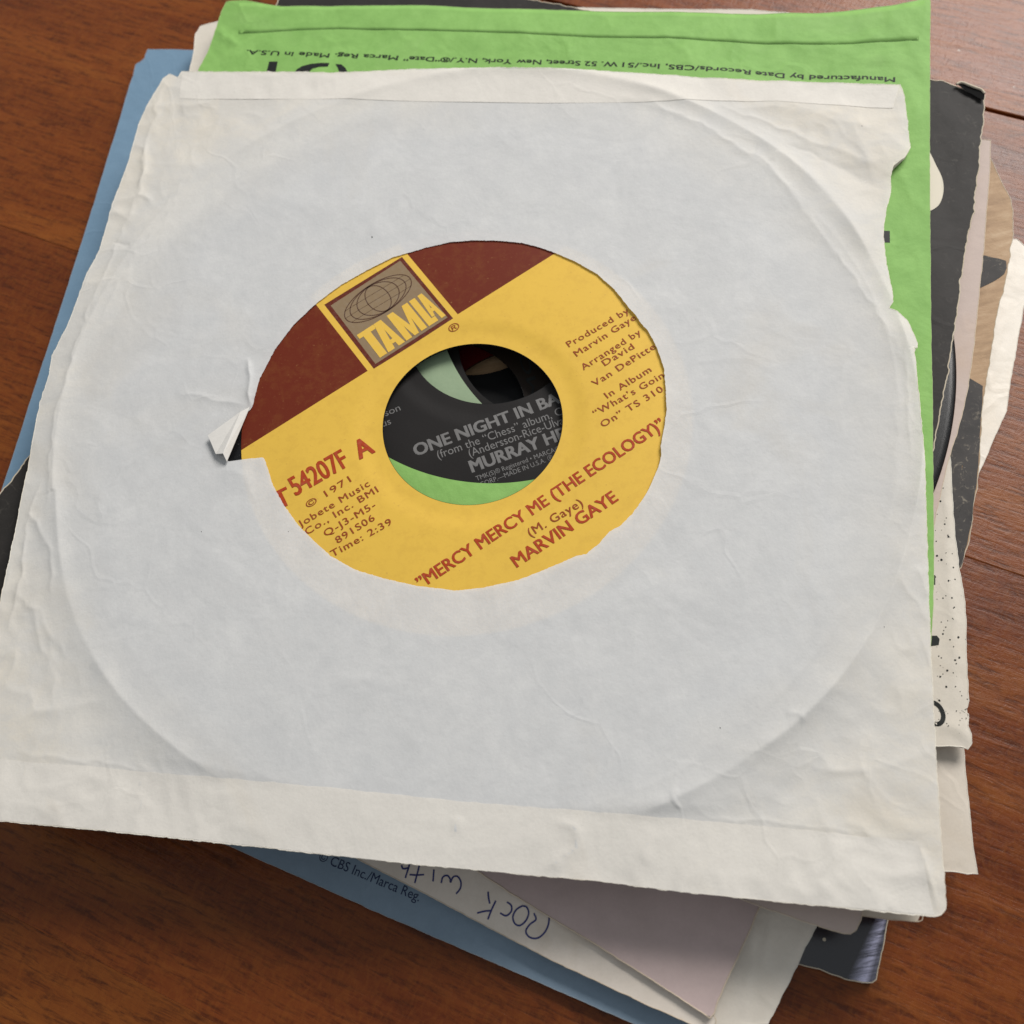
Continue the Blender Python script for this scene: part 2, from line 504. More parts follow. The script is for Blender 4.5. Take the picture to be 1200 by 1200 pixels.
# ------------------------------------------------------------------ table of wooden boards
def wood(name, tone=1.0, red=0.0, seed=0.0):
    t = NT(name)
    v0 = t.coord()
    mp = t.new('Mapping'); t.l(v0, mp.inputs[0]); mp.inputs['Location'].default_value = (seed, seed * 0.37, 0)
    v = mp.outputs[0]
    st = t.new('Mapping'); st.inputs['Scale'].default_value = (1.6, 11, 11); t.l(v, st.inputs[0])
    big = t.noise(st.outputs[0], 2.4, 5, 0.55, 1.4)
    st2 = t.new('Mapping'); st2.inputs['Scale'].default_value = (9, 90, 90); t.l(v, st2.inputs[0])
    med = t.noise(st2.outputs[0], 2.2, 6, 0.62, 0.9)
    st3 = t.new('Mapping'); st3.inputs['Scale'].default_value = (60, 420, 420); t.l(v, st3.inputs[0])
    fine = t.noise(st3.outputs[0], 2.0, 5, 0.7, 0.4)
    # ripple figure across the grain
    st4 = t.new('Mapping'); st4.inputs['Scale'].default_value = (520, 260, 260); t.l(v, st4.inputs[0])
    ripple = t.noise(st4.outputs[0], 1.5, 3, 0.6, 1.0)
    a = tuple(x * tone * 0.88 for x in (0.092 + 0.01 * red, 0.0175, 0.0018))
    b = tuple(x * tone * 0.88 for x in (0.190, 0.0475 - 0.004 * red, 0.0052))
    c_ = tuple(x * tone * 0.88 for x in (0.285, 0.090, 0.0110))
    base = t.ramp(t.math('ADD', t.math('MULTIPLY', big, 0.72), t.math('MULTIPLY', med, 0.28)), [(0.33, a), (0.52, b), (0.72, c_)])
    base = t.mix(t.ramp(fine, [(0.36, (0.75,) * 3), (0.52, (0, 0, 0))]), base, tuple(x * 0.55 for x in a))
    base = t.mix(t.math('MULTIPLY', t.ramp(ripple, [(0.42, (0,) * 3), (0.66, (0.22,) * 3)]), 1.0), base, c_)
    # sparse dark pores and knots
    vo = t.new('TexVoronoi'); vo.inputs['Scale'].default_value = 1.0
    st5 = t.new('Mapping'); st5.inputs['Scale'].default_value = (38, 95, 95); t.l(v, st5.inputs[0]); t.l(st5.outputs[0], vo.inputs['Vector'])
    fl = t.ramp(vo.outputs['Distance'], [(0.03, (0.75,) * 3), (0.12, (0, 0, 0))])
    fl = t.math('MULTIPLY', fl, t.ramp(t.noise(v, 25, 2), [(0.52, (0,) * 3), (0.6, (1,) * 3)]))
    base = t.mix(fl, base, tuple(x * 0.3 for x in a))
    # pale dust
    dn = t.new('TexVoronoi'); dn.inputs['Scale'].default_value = 130; t.l(v, dn.inputs['Vector'])
    dd = t.ramp(dn.outputs['Distance'], [(0.035, (0.7,) * 3), (0.06, (0, 0, 0))])
    dd = t.math('MULTIPLY', dd, t.ramp(t.noise(v, 120, 2), [(0.6, (0,) * 3), (0.64, (1,) * 3)]))
    base = t.mix(dd, base, (0.4, 0.33, 0.28))
    p = t.new('BsdfPrincipled'); t.l(base, p.inputs['Base Color'])
    rg = t.math('ADD', 0.29, t.math('MULTIPLY', med, 0.16)); t.l(rg, p.inputs['Roughness'])
    p.inputs['Specular IOR Level'].default_value = 0.25
    bb = t.bump(ripple, 0.30, 0.00025); bb = t.bump(fine, 0.45, 0.00022, bb); bb = t.bump(med, 0.25, 0.0006, bb)
    bb = t.bump(t.noise(v, 45, 3, 0.5), 0.3, 0.0006, bb)
    t.l(bb, p.inputs['Normal'])
    t.l(p.outputs[0], t.out.inputs[0]); return t.m

GA = math.radians(-35.0)
gu = np.array([math.cos(GA), math.sin(GA)]); gn = np.array([-gu[1], gu[0]])
table = bpy.data.objects.new('table_top', None); table.empty_display_size = 0.01
table['kind'] = 'structure'
link(table)
edges = [-470, -330, -185, -39, 103.5, 222.7, 345, 480, 620, 760]
for i in range(len(edges) - 1):
    g0 = 0.45 if edges[i] == 222.7 else 0.01
    g1 = 0.45 if edges[i + 1] == 222.7 else 0.01
    lo, hi = edges[i] + g0, edges[i + 1] - g1
    bv = 0.35 if max(g0, g1) > 0.2 else 0.04
    prof = [(lo, -18), (lo, -bv), (lo + bv * 0.3, -bv * 0.3), (lo + bv, 0), (hi - bv, 0), (hi - bv * 0.3, -bv * 0.3), (hi, -bv), (hi, -18)]
    V = []; n = len(prof)
    for L in (-520, 620):
        for (w, z) in prof: V.append((L, w, z))
    F = [(k, (k + 1) % n, (k + 1) % n + n, k + n) for k in range(n)]
    me = bpy.data.meshes.new('board')
    me.from_pydata([tuple(c * MM for c in v) for v in V], [], F + [tuple(range(n))[::-1], tuple(range(n, 2 * n))])
    me.materials.append(wood('board_wood', [1, .95, 1.05, 1.0, .92, 1.12, 1.0, 1, 1][i] if False else [1, 1, .78, .9, 1.0, 1.08, 1, 1, 1][i], [0, 0, 0, 1, .6, 1, 0, 0, 0][i], 0.31 * i))
    ob = link(bpy.data.objects.new('board', me), table)
    ob.rotation_euler = (0, 0, GA)

# ------------------------------------------------------------------ paper sleeve builder
RREC = 87.3
def pouch_z(center, z0, T, seed, top=True, rec=None, amp=0.12, creases=(), droop=0.55, extra=None):
    c = np.asarray(rec if rec is not None else center, float)
    def f(x, y):
        r = np.hypot(x - c[0], y - c[1])
        k = sstep(RREC - 1.0, RREC + 9, r)
        if top: z = z0 - droop * T * k
        else: z = z0 - T + 0.22 * T * k
        z = z + amp * (0.25 + 0.75 * k) * fbm(x / 22, y / 22, seed, 3)
        if not top: z = z0 - T + 0.22 * T * k
        for cr in creases:
            z = z + crease(x, y, *cr)
        if extra: z = z + extra(x, y)
        return z
    return f

def build_sleeve(root, z0, T, outline, center, mat, seed, hole=None, backhole=None, backmat=None, rec=None, amp=0.12, creases=(), na=720, nr=60, edge=0.1, droop=0.55, edge_mat=None, extra=None, edge_r=0.1, edge_step=0.7):
    ol = roughen(outline, True, edge_step, edge, seed)
    zf = pouch_z(center, z0, T, seed, True, rec, amp, creases, droop, extra)
    zb = pouch_z(center, z0, T, seed, False, rec)
    sheet('front_sheet', root, mat, ol, zf, center, hole, na, nr, 0.1, extra=ol[::1] if False else None)
    sheet('back_sheet', root, backmat or mat, ol, zb, center, backhole if backhole is not None else hole, max(240, na // 2), 14, 0.1)
    if edge_mat is not None:
        P = np.concatenate([ol, ol[:1]]); z = zf(P[:, 0], P[:, 1]) - 0.03
        tube('worn_edge', root, edge_mat, np.column_stack([P, z]), edge_r, 5)
    return zf

# ------------------------------------------------------------------ records
def lathe(name, parent, mat, prof, c, seg=256, shift=(0, 0)):
    a = np.linspace(0, 2 * math.pi, seg, endpoint=False)
    prof = np.asarray(prof, float); n = len(prof)
    sh = np.clip((prof[:, 0] - 19.1) / 25.0, 0, 1)[None]
    V = np.stack([c[0] + shift[0] * sh + prof[:, 0][None] * np.cos(a)[:, None], c[1] + shift[1] * sh + prof[:, 0][None] * np.sin(a)[:, None], np.broadcast_to(prof[:, 1], (seg, n))], -1).reshape(-1, 3)
    F = []
    for i in range(seg):
        j = (i + 1) % seg
        for k in range(n - 1):
            F.append((i * n + k, j * n + k, j * n + k + 1, i * n + k + 1))
    return mesh_np(name, V, [F], mat, parent)

def relief(c, z):
    return lambda x, y: z - 0.35 + 0.32 * sstep(21.0, 25.5, np.hypot(np.asarray(x) - c[0], np.asarray(y) - c[1]))

def record(label, c, ztop, T, lab_r, lab_mat, group='single records inside the sleeves of the pile', shift=(0, 0)):
    root = thing('vinyl_record', label, 'record', (c[0], c[1], ztop - T), group)
    zr = lambda r: float(relief(c, ztop)(c[0] + r, c[1]))
    R = RREC
    prof = [(19.05, zr(19.05) - 0.02)] + [(r, zr(r) - min(0.3, 0.02 + 0.2 * (r - 19.05))) for r in (21, 22, 23, 24, 25, 26, 27, 28, 30, lab_r + 0.1)]
    prof += [(lab_r + 3.0, ztop - 0.3), (lab_r + 5, ztop - 0.25), (R - 3, ztop - 0.25), (R - 1.6, ztop - 0.12), (R - 0.5, ztop - 0.18), (R, ztop - 0.45), (R, ztop - T + 0.35), (R - 0.6, ztop - T + 0.1), (R - 3, ztop - T + 0.2), (19.4, ztop - T + 0.2), (19.05, ztop - T + 0.3), (19.05, zr(19.05) - 0.02)]
    lathe('disc', root, M_VINYL, prof, c)
    pr = [(r, zr(r)) for r in np.concatenate([np.linspace(19.12, 29, 18), [lab_r - 0.15]])] + [(lab_r, ztop - 0.05)]
    lab = lathe('centre_label', root, lab_mat, pr, c, shift=shift)
    return root, lab

# ================================================================== TOP SLEEVE AND ITS RECORD
CREC = [(-4.09, 108.80)][0]
WK = dict(stain=(0.72, 0.60, 0.42), stain_amt=0.2, rough=0.66, spec=0.25, bump=0.8, fold=0.85, aged=(0.80, 0.755, 0.67))
M_WHITE = paper('white_paper', (0.80, 0.797, 0.78), (0.73, 0.732, 0.725), translucent=0.29, **WK)
M_FLAP = paper('white_flap_paper', (0.785, 0.75, 0.685), (0.745, 0.71, 0.65), translucent=0.2, stain=(0.70, 0.58, 0.40), stain_amt=0.3, rough=0.66, spec=0.25, bump=0.8, fold=0.85)
M_WEDGE = paper('white_paper_edge', (0.78, 0.73, 0.62), stain=(0.6, 0.42, 0.22), stain_amt=0.5, fold=0)

white = thing('record_sleeve', 'worn white paper sleeve on top of the pile, yellow label in its round window', 'record sleeve', (*CREC, 18.5))
out_w = [(-62.66, 224.37), (-61.01, 225.65), (-58.93, 223.87), (-57.70, 225.56), (-32.45, 217.83), (3.09, 207.93), (35.39, 197.84), (60.75, 189.25), (81.51, 181.49), (100.15, 175.20), (110.41, 171.65), (110.05, 167.73), (107.59, 158.46), (106.14, 153.23), (103.91, 150.83), (101.27, 150.06), (99.37, 146.85), (98.23, 142.98), (95.96, 139.23), (93.60, 134.61), (92.26, 130.72), (90.59, 124.22), (89.66, 118.79), (88.59, 114.62), (87.25, 113.42), (88.49, 112.21), (89.82, 109.68), (90.05, 106.16), (90.18, 103.98), (89.53, 102.66), (88.77, 103.07), (87.92, 98.64), (85.22, 89.05), (82.13, 77.95), (79.93, 70.85), (76.74, 60.55), (72.51, 47.44), (68.64, 34.95), (64.95, 23.05), (60.73, 8.93), (57.78, -1.56), (57.27, -2.56), (56.44, -3.22), (55.10, -3.22), (47.60, -0.98), (28.58, 4.93), (14.70, 9.24), (0.65, 14.05), (-10.90, 17.49), (-23.64, 21.34), (-32.99, 24.20), (-43.48, 27.61), (-66.48, 34.91), (-86.97, 41.43), (-106.37, 47.31), (-116.58, 50.45), (-113.00, 65.48), (-105.93, 93.20), (-103.65, 103.42), (-101.27, 114.84), (-98.78, 126.72), (-96.64, 137.01), (-94.54, 143.16), (-93.60, 148.59), (-89.81, 155.73), (-84.88, 168.85), (-81.53, 175.40), (-77.81, 187.70), (-73.38, 199.24), (-71.78, 204.81), (-69.61, 212.00), (-66.38, 218.19)]
hole_s = [(-49.54, 124.25), (-47.59, 130.07), (-43.40, 136.78), (-38.30, 142.28), (-32.49, 146.55), (-26.53, 149.91), (-20.26, 152.29), (-14.02, 154.22), (-5.95, 154.95), (-0.40, 154.91), (4.99, 153.94), (10.42, 152.34), (15.36, 150.39), (18.85, 148.24), (22.03, 145.71), (26.08, 142.00), (29.75, 137.74), (32.43, 132.85), (34.33, 127.34), (35.41, 124.81), (35.87, 122.90), (36.86, 120.87), (37.55, 116.96), (37.80, 113.64), (37.82, 110.84), (36.92, 105.99), (35.77, 100.88), (34.67, 98.07), (33.32, 94.97), (32.45, 92.97), (32.23, 91.43), (31.10, 89.14), (28.04, 84.80), (25.86, 82.44), (23.37, 80.18), (20.45, 78.23), (18.01, 77.49), (15.45, 75.49), (12.50, 73.96), (10.62, 74.04), (7.72, 73.43), (2.88, 72.55), (-1.75, 71.81), (-8.64, 71.79), (-14.34, 72.57), (-16.76, 73.50), (-21.32, 75.12), (-27.75, 78.28), (-33.05, 81.38), (-37.58, 85.45), (-40.58, 89.58), (-43.42, 93.92), (-45.70, 98.97), (-47.48, 103.98), (-48.45, 110.11), (-48.90, 111.04), (-52.54, 111.53), (-56.21, 111.81), (-56.84, 113.00), (-55.60, 114.35), (-53.32, 118.59), (-51.02, 122.69), (-50.22, 123.13)]
hole_w = roughen(hole_s, True, 0.22, 0.06, 7, 0.4)

RIDGE_C = np.array([-2.6, 114.0]); RIDGE_R = 92.0
wc = [  # handling creases: (points, height, width, side lift, jitter, seed)
    ([(39.54, 188.24), (52.80, 182.75), (64.07, 170.92), (74.01, 156.47), (77.23, 144.40), (82.09, 126.50), (85.49, 108.86), (85.75, 95.04)], 0.42, 1.5, 0.2, 0.6, 1),
    ([(67.08, 178.06), (74.55, 171.88), (83.91, 162.63), (93.39, 154.81), (100.45, 146.55)], 0.40, 1.4, 0.25, 0.5, 2),
    ([(75.78, 176.08), (90.05, 169.27), (99.39, 160.81), (105.81, 155.11)], 0.28, 1.8, 0.0, 0.8, 3),
    ([(79.84, 162.50), (89.52, 152.11), (97.11, 142.56)], -0.30, 1.2, 0.0, 0.8, 4),
    ([(75.28, 157.38), (77.42, 159.84)], 0.3, 0.6, 0.0, 0.2, 5),
    # left edge folds
    ([(-62.76, 222.94), (-66.81, 208.39), (-69.20, 198.06), (-71.51, 188.05), (-76.20, 179.00)], 0.40, 1.1, 0.0, 0.9, 6),
    ([(-71.56, 204.75), (-68.89, 202.89), (-68.87, 196.62), (-71.35, 190.64)], 0.45, 0.8, 0.15, 0.3, 7),
    ([(-70.86, 188.40), (-73.94, 182.23), (-77.41, 175.54), (-81.38, 165.47), (-85.38, 156.93), (-88.77, 146.21), (-92.49, 133.77), (-94.32, 123.50), (-95.84, 109.48)], 0.30, 0.9, 0.12, 0.6, 8),
    ([(-59.93, 188.78), (-62.47, 182.94), (-67.07, 176.52), (-72.51, 171.71), (-77.40, 164.41), (-81.95, 153.68)], 0.25, 1.2, 0.1, 0.8, 9),
    ([(-71.45, 189.08), (-67.88, 186.00)], 0.3, 0.7, 0.0, 0.2, 10),
    ([(-78.40, 176.31), (-74.02, 173.87)], -0.3, 0.6, 0.0, 0.3, 11),
    ([(-95.99, 117.66), (-98.72, 112.19), (-100.23, 110.54), (-97.72, 107.54), (-95.69, 101.53), (-94.94, 89.89)], 0.35, 0.8, 0.0, 0.5, 12),
    ([(-99.68, 110.41), (-100.75, 102.73), (-101.61, 95.22), (-103.48, 89.64), (-105.31, 84.89)], 0.40, 0.8, 0.0, 0.5, 13),
    ([(-99.72, 91.00), (-98.65, 83.36), (-95.77, 73.73), (-96.30, 66.89)], 0.28, 1.2, 0.0, 0.8, 14),
    ([(-104.14, 93.92), (-98.88, 88.57), (-93.88, 78.65)], 0.22, 1.0, 0.0, 0.8, 15),
    ([(-106.25, 60.63), (-96.25, 57.10), (-84.73, 53.43), (-77.47, 50.22)], 0.18, 0.8, 0.0, 0.6, 16),
    ([(-79.10, 50.57), (-79.93, 45.13), (-80.88, 40.29)], 0.25, 0.8, 0.0, 0.6, 17),
    ([(-96.49, 48.69), (-94.95, 45.50)], 0.25, 0.7, 0.0, 0.4, 18),
    # bottom edge wrinkles
    ([(-4.50, 25.52), (-1.47, 23.66), (-1.52, 20.68), (-4.37, 19.05), (-8.74, 17.47)], 0.5, 1.0, 0.1, 0.5, 19),
    ([(-20.94, 30.11), (-22.39, 27.37)], 0.3, 0.8, 0.0, 0.4, 20),
    ([(18.46, 26.24), (17.30, 25.41), (17.36, 23.87), (17.79, 22.57)], 0.35, 0.4, 0.1, 0.2, 21),
    ([(20.32, 23.24), (20.89, 21.90), (23.73, 19.79), (32.39, 17.63), (44.21, 13.62), (56.77, 8.90)], 0.16, 0.6, 0.0, 0.5, 22),
    ([(12.77, 20.63), (10.28, 18.18), (8.99, 15.50)], 0.3, 1.0, 0.0, 0.5, 23),
    ([(19.10, 17.05), (15.61, 12.65), (14.37, 9.74)], 0.28, 1.0, 0.0, 0.6, 24),
    ([(43.85, 12.52), (39.52, 6.20), (36.22, 2.92)], 0.42, 1.6, 0.1, 0.7, 25),
    ([(56.77, 8.90), (56.46, 5.50), (56.43, 1.24), (56.03, -2.31)], 0.55, 0.7, 0.35, 0.3, 26),
    ([(49.57, 1.27), (48.39, -0.86)], 0.4, 0.6, 0.0, 0.2, 27),
    ([(52.88, 30.42), (52.44, 25.80), (51.19, 18.40)], 0.22, 2.2, 0.0, 1.5, 28),
    ([(45.48, 15.13), (49.08, 12.15), (50.27, 11.16)], 0.26, 1.0, 0.0, 0.8, 29),
    ([(40.65, 35.54), (43.05, 34.53), (43.93, 32.73)], 0.30, 0.7, 0.0, 0.4, 30),
    ([(72.92, 57.86), (73.32, 52.45), (73.66, 50.63)], 0.30, 1.2, 0.0, 0.6, 31),
    ([(69.36, 57.27), (71.28, 48.59), (72.24, 45.80)], 0.28, 1.3, 0.0, 0.6, 32),
    # around the torn tongue on the left of the window
    ([(-50.18, 123.55), (-50.38, 127.06), (-49.34, 131.61), (-49.82, 136.19)], 0.75, 0.8, 0.0, 0.2, 33),
    ([(-50.83, 124.58), (-55.92, 126.72), (-61.75, 129.50), (-66.38, 131.33)], 0.30, 1.1, 0.0, 0.5, 34),
    ([(-48.90, 124.95), (-46.27, 128.19)], 0.4, 1.0, 0.0, 0.3, 35),
    ([(-58.45, 111.54), (-53.53, 107.28), (-51.47, 100.76)], 0.22, 2.0, 0.0, 0.8, 36),
    # light wrinkles in the sheet
    ([(77.72, 107.64), (72.62, 100.46), (71.97, 99.59)], 0.12, 0.8, 0.0, 0.3, 37),
    ([(87.82, 105.02), (83.76, 91.45), (79.57, 78.58)], 0.22, 0.8, 0.0, 0.4, 38),
    ([(83.28, 99.83), (78.58, 82.73), (73.91, 72.31)], 0.14, 1.2, 0.0, 0.6, 39),
    ([(-68.78, 197.95), (-60.42, 196.13), (-54.37, 192.54)], 0.14, 1.6, 0.0, 1.0, 40),
    ([(-57.57, 192.11), (-60.55, 188.95), (-65.71, 181.25)], 0.14, 1.0, 0.0, 0.8, 41),
    ([(-23.04, 102.84), (-18.22, 106.74)], 0.0, 1.0, 0.0, 0.8, 42),
]
NF = np.array([(-119.74, 61.91), (-81.52, 51.59), (-57.48, 44.26), (-38.75, 38.46), (-17.50, 31.53), (13.54, 22.42), (32.14, 16.79), (56.77, 8.90), (63.88, 6.81)]); NF = NF[np.argsort(NF[:, 0])]
def z_white(x, y):
    x = np.asarray(x, float); y = np.asarray(y, float)
    r = np.hypot(x - RIDGE_C[0], y - RIDGE_C[1]); th = np.arctan2(y - RIDGE_C[1], x - RIDGE_C[0])
    ya = np.interp(x, NF[:, 0], NF[:, 1])              # the glued near flap stiffens the sheet
    inf = sstep(-3.0, 1.5, ya - y)
    k = sstep(RIDGE_R - 1.5 - 7 * inf, RIDGE_R + 10 + 3 * inf, r)
    z = 20.0 - 0.80 * k
    wob = 1.2 * vnoise(th * 2.2, th * 0, 3)
    lowR = 0.5 + 0.5 * np.cos(th + 0.75)            # the impression is crispest at the near right
    z = z + (1 - 0.9 * inf) * (0.75 + 0.45 * vnoise(th * 9, th * 0, 14)) * (0.30 + 0.95 * lowR) * np.exp(-np.abs((r - RIDGE_R - wob) / (1.5 + 0.9 * lowR)) ** 1.2)
    z = z + (1 - 0.9 * inf) * 0.22 * lowR * np.exp(-np.abs((r - RIDGE_R + 5.0 + 0.8 * wob) / 0.9) ** 1.2) * (0.5 + 0.5 * vnoise(th * 6, th * 0, 18))
    z = z + 0.05 * fbm(x / 30, y / 30, 5, 3) * (1 - k) + 0.09 * k * fbm(x / 16, y / 16, 8, 3)
    # angular facets of crumpled paper round the margin
    fx = x + 3 * vnoise(x / 9, y / 9, 31); fy = y + 3 * vnoise(x / 9, y / 9, 32)
    z = z + 0.14 * k * (1 - np.abs(vnoise(fx / 13, fy / 10, 33)) * 2.2)
    z = z + 0.07 * (0.07 + k) * (1 - np.abs(vnoise(fy / 5.2, fx / 4.1, 37)) * 2.2)
    # the window rim stands a little proud of the label, most on the right
    d = np.hypot(x + 5.2, y - 110.9); tr = np.arctan2(y - 110.9, x + 5.2)
    rim = np.exp(-np.clip(d - 41, 0, 99) / 4.5)
    z = z + rim * (0.14 + 0.60 * np.clip(np.cos(tr + 0.05), 0, 1) ** 1.3 + 0.12 * vnoise(tr * 5, tr * 0, 12))
    for c in wc: z = z + crease(x, y, *c)
    # the far right corner is rolled into soft waves
    a = [(68.59, 179.79)][0]; b = [(104.59, 151.64)][0]
    u = np.array(b) - np.array(a); L = np.linalg.norm(u); u = u / L
    s = (x - a[0]) * u[0] + (y - a[1]) * u[1]; w = (x - a[0]) * -u[1] + (y - a[1]) * u[0]
    env = sstep(0, 30, s) * np.exp(-(w / 22) ** 2)
    z = z + env * (0.32 * np.sin(w / 3.4 + 0.04 * s) + 0.4)
    return z
C0 = np.array([(-6.86, 110.75)][0])
ol = roughen(roughen(out_w, True, 0.6, 0.10, 3, 1.2), True, 0.25, 0.05, 6, 0.35)
sheet('front_sheet', white, M_WHITE, ol, z_white, C0, hole_w, 1700, 250, 0)
zb_w = lambda x, y: 18.5 + 0.25 * sstep(RREC, RREC + 10, np.hypot(x - CREC[0], y - CREC[1])) + 0.05 * fbm(x / 15, y / 15, 77, 2)
sheet('back_sheet', white, M_WHITE, ol, zb_w, C0, (CREC[0], CREC[1], 42), 700, 24, 0.1)
P = np.concatenate([ol, ol[:1]])
tube('worn_edge', white, M_WEDGE, np.column_stack([P, z_white(P[:, 0], P[:, 1]) - 0.04]), 0.09, 5)
# glued flaps along the far and the near edge
fl_t = [(-57.74, 224.99), (-32.52, 217.26), (3.00, 207.38), (35.27, 197.31), (60.62, 188.73), (81.36, 180.98), (109.87, 171.27)]
fl_b = [(-59.05, 216.64), (-52.46, 214.44), (-33.49, 208.92), (1.30, 197.41), (29.18, 188.78), (52.67, 182.24), (66.33, 179.09), (79.63, 175.23), (90.60, 170.98), (106.47, 165.58)]
strip_between('far_flap', white, M_FLAP, fl_t, fl_b, lambda x, y: z_white(x, y) + 0.06 + 0.04 * vnoise(x / 14, y / 14, 91), 240, 14, 0)
ft = [(-113.83, 61.62), (-106.26, 59.13), (-81.52, 51.59), (-57.48, 44.26), (-38.75, 38.46), (-17.50, 31.53), (13.54, 22.42), (32.14, 16.79), (56.77, 8.90)]
fb = [(-116.25, 50.38), (-106.37, 47.47), (-82.18, 40.10), (-58.71, 32.65), (-43.48, 27.61), (-32.99, 24.20), (-23.64, 21.34), (-10.90, 17.49), (0.65, 14.05), (14.70, 9.24), (28.58, 4.93), (55.20, -2.97)]
strip_between('near_flap', white, M_FLAP, roughen(ft, False, 0.6, 0.12, 21), fb, lambda x, y: z_white(x, y) + 0.035 + 0.015 * vnoise(x / 14, y / 14, 92), 240, 22, 0)
# torn tongue folded back beside the window
A_ = [(-50.19, 123.43)][0]; B_ = [(-59.72, 118.51)][0]; C_ = [(-58.51, 113.74)][0]; D_ = [(-56.35, 111.45)][0]; E_ = [(-52.18, 122.32)][0]; F_ = [(-56.71, 113.00)][0]
Vt = []; 
tri = [(A_, 20.7), (E_, 21.4), (B_, 21.2), (C_, 21.0), (F_, 21.9), (D_, 20.9)]
V0 = [(*p, z) for p, z in tri]; V1 = [(x, y, z - 0.12) for x, y, z in V0]
Ft = [(1, 2, 3), (1, 3, 4), (0, 1, 4), (0, 4, 5)]
me = bpy.data.meshes.new('torn_tongue')
o6 = [(0, 1), (1, 2), (2, 3), (3, 4), (4, 5), (5, 0)]
me.from_pydata([tuple(np.array(v) * MM - np.array(parent_world(white))) for v in V0 + V1], [], Ft + [tuple(i + 6 for i in f[::-1]) for f in Ft] + [(a, b, b + 6, a + 6) for a, b in ((1, 2), (2, 3), (4, 5), (5, 0), (0, 1), (3, 4))])
M_TONGUE = paper('tongue_paper', (0.70, 0.675, 0.63), fold=0.6, mottle=0.88)
me.materials.append(M_TONGUE); link(bpy.data.objects.new('torn_tongue', me), white)
M_BLACKINK = ink('black_ink', (0.014, 0.016, 0.015), under=(0.08, 0.09, 0.07))
# tiny pinholes and specks on the sheet
for k, q in enumerate([(-17.75, 161.09), (28.72, 35.30), (97.72, 161.81), (-63.38, 97.14), (63.48, 46.96), (-45.52, 92.87)]):
    a = np.linspace(0, 2 * math.pi, 7)[:-1]; rr = (0.28, 0.16, 0.14, 0.14, 0.13, 0.12)[k]
    flat_poly('speck', white, M_BLACKINK, np.array(q) + np.stack([rr * 0.5 * np.cos(a), rr * np.sin(a)], 1), lambda x, y: z_white(x, y) + 0.03)

# --- record with the yellow and maroon label
YEL = (0.70, 0.445, 0.068); MAR = (0.130, 0.019, 0.007)
def tamla_label_mat():
    t = NT('yellow_maroon_label'); v = t.coord()
    n = t.noise(v, 60, 3); n2 = t.noise(v, 1500, 3, 0.6)
    y = t.mix(t.ramp(n, [(0.3, (0,) * 3), (0.7, (1,) * 3)]), YEL, tuple(c * 0.95 for c in YEL))
    m = t.mix(t.ramp(n2, [(0.62, (0,) * 3), (0.8, (0.3,) * 3)]), MAR, (0.2, 0.05, 0.03))
    def half(p, q, sign):      # 1 on one side of the line p-q
        p = (np.array(p) - np.array(CREC)) * MM; q = (np.array(q) - np.array(CREC)) * MM
        d = q - p; d /= np.linalg.norm(d); nrm = np.array([-d[1], d[0]]) * sign; c = float(nrm @ p)
        dp = t.new('VectorMath', operation='DOT_PRODUCT'); dp.inputs[1].default_value = (nrm[0], nrm[1], 0); t.l(v, dp.inputs[0])
        return t.math('GREATER_THAN', dp.outputs['Value'], c)
    k1, k2 = [(-51.32, 114.82), (21.86, 145.87)]
    b1, b2 = [(-32.63, 145.75), (-23.80, 126.06)]
    b3, b4 = [(-10.76, 154.91), (-2.18, 135.45)]
    above = half(k1, k2, 1)
    left = half(b1, b2, -1); right = half(b3, b4, 1)
    msk = t.math('MULTIPLY', above, t.math('MAXIMUM', left, right))
    c = t.mix(msk, y, m)
    c = t.mix(t.ramp(n2, [(0.66, (0,) * 3), (0.76, (0.4,) * 3)]), c, (0.35, 0.2, 0.06))
    ny = t.noise(v, 420, 5, 0.7); c = t.mix(t.ramp(ny, [(0.36, (0.10,) * 3), (0.52, (0,) * 3)]), c, (0.30, 0.14, 0.03))
    p = t.new('BsdfPrincipled'); t.l(c, p.inputs['Base Color']); p.inputs['Roughness'].default_value = 0.55
    p.inputs['Specular IOR Level'].default_value = 0.15
    t.l(t.bump(n2, 0.12, 0.0001), p.inputs['Normal'])
    t.l(p.outputs[0], t.out.inputs[0]); return t.m
rec1, lab1 = record('record with yellow and maroon label printed MARVIN GAYE, inside the top white sleeve', CREC, 19.85, 1.2, 47.8, tamla_label_mat(), shift=(-1.6, 1.3))
zl = relief(CREC, 19.85)
zt = lambda x, y: zl(x, y) + 0.06
M_RED = ink('rust_red_ink', (0.36, 0.045, 0.010), 0.5)
M_BROWN = ink('brown_ink', (0.27, 0.05, 0.012), 0.5)
M_MAR = ink('maroon_ink', (0.11, 0.019, 0.009), 0.5)
M_TAN = ink('taupe_ink', (0.235, 0.165, 0.095), 0.5)
M_YEL = ink('yellow_ink', YEL, 0.5)
M_GLOBE = ink('globe_line_ink', (0.07, 0.03, 0.018), 0.5)
def T1(s, a, h, mat=M_BROWN, bold=0.0, **k): return text(s, a[0], a[1], h, mat, lab1, zt, bold, **k)
T1('\u201dMERCY MERCY ME (THE ECOLOGY)\u201d', [(-20.76, 74.49), (34.94, 97.68)], 2.75, M_RED, 0.032)
T1('(M. Gaye)', [(2.60, 80.29), (14.41, 84.51)], 1.95, M_BROWN, 0.012, space=1.1)
T1('MARVIN GAYE', [(-1.38, 74.53), (21.49, 83.95)], 2.75, M_RED, 0.032)
T1('T', [(-46.90, 98.34), (-43.90, 99.20)], 4.3, M_RED, 0.038)
T1('54207F', [(-43.01, 100.57), (-30.98, 104.86)], 4.7, M_RED, 0.026)
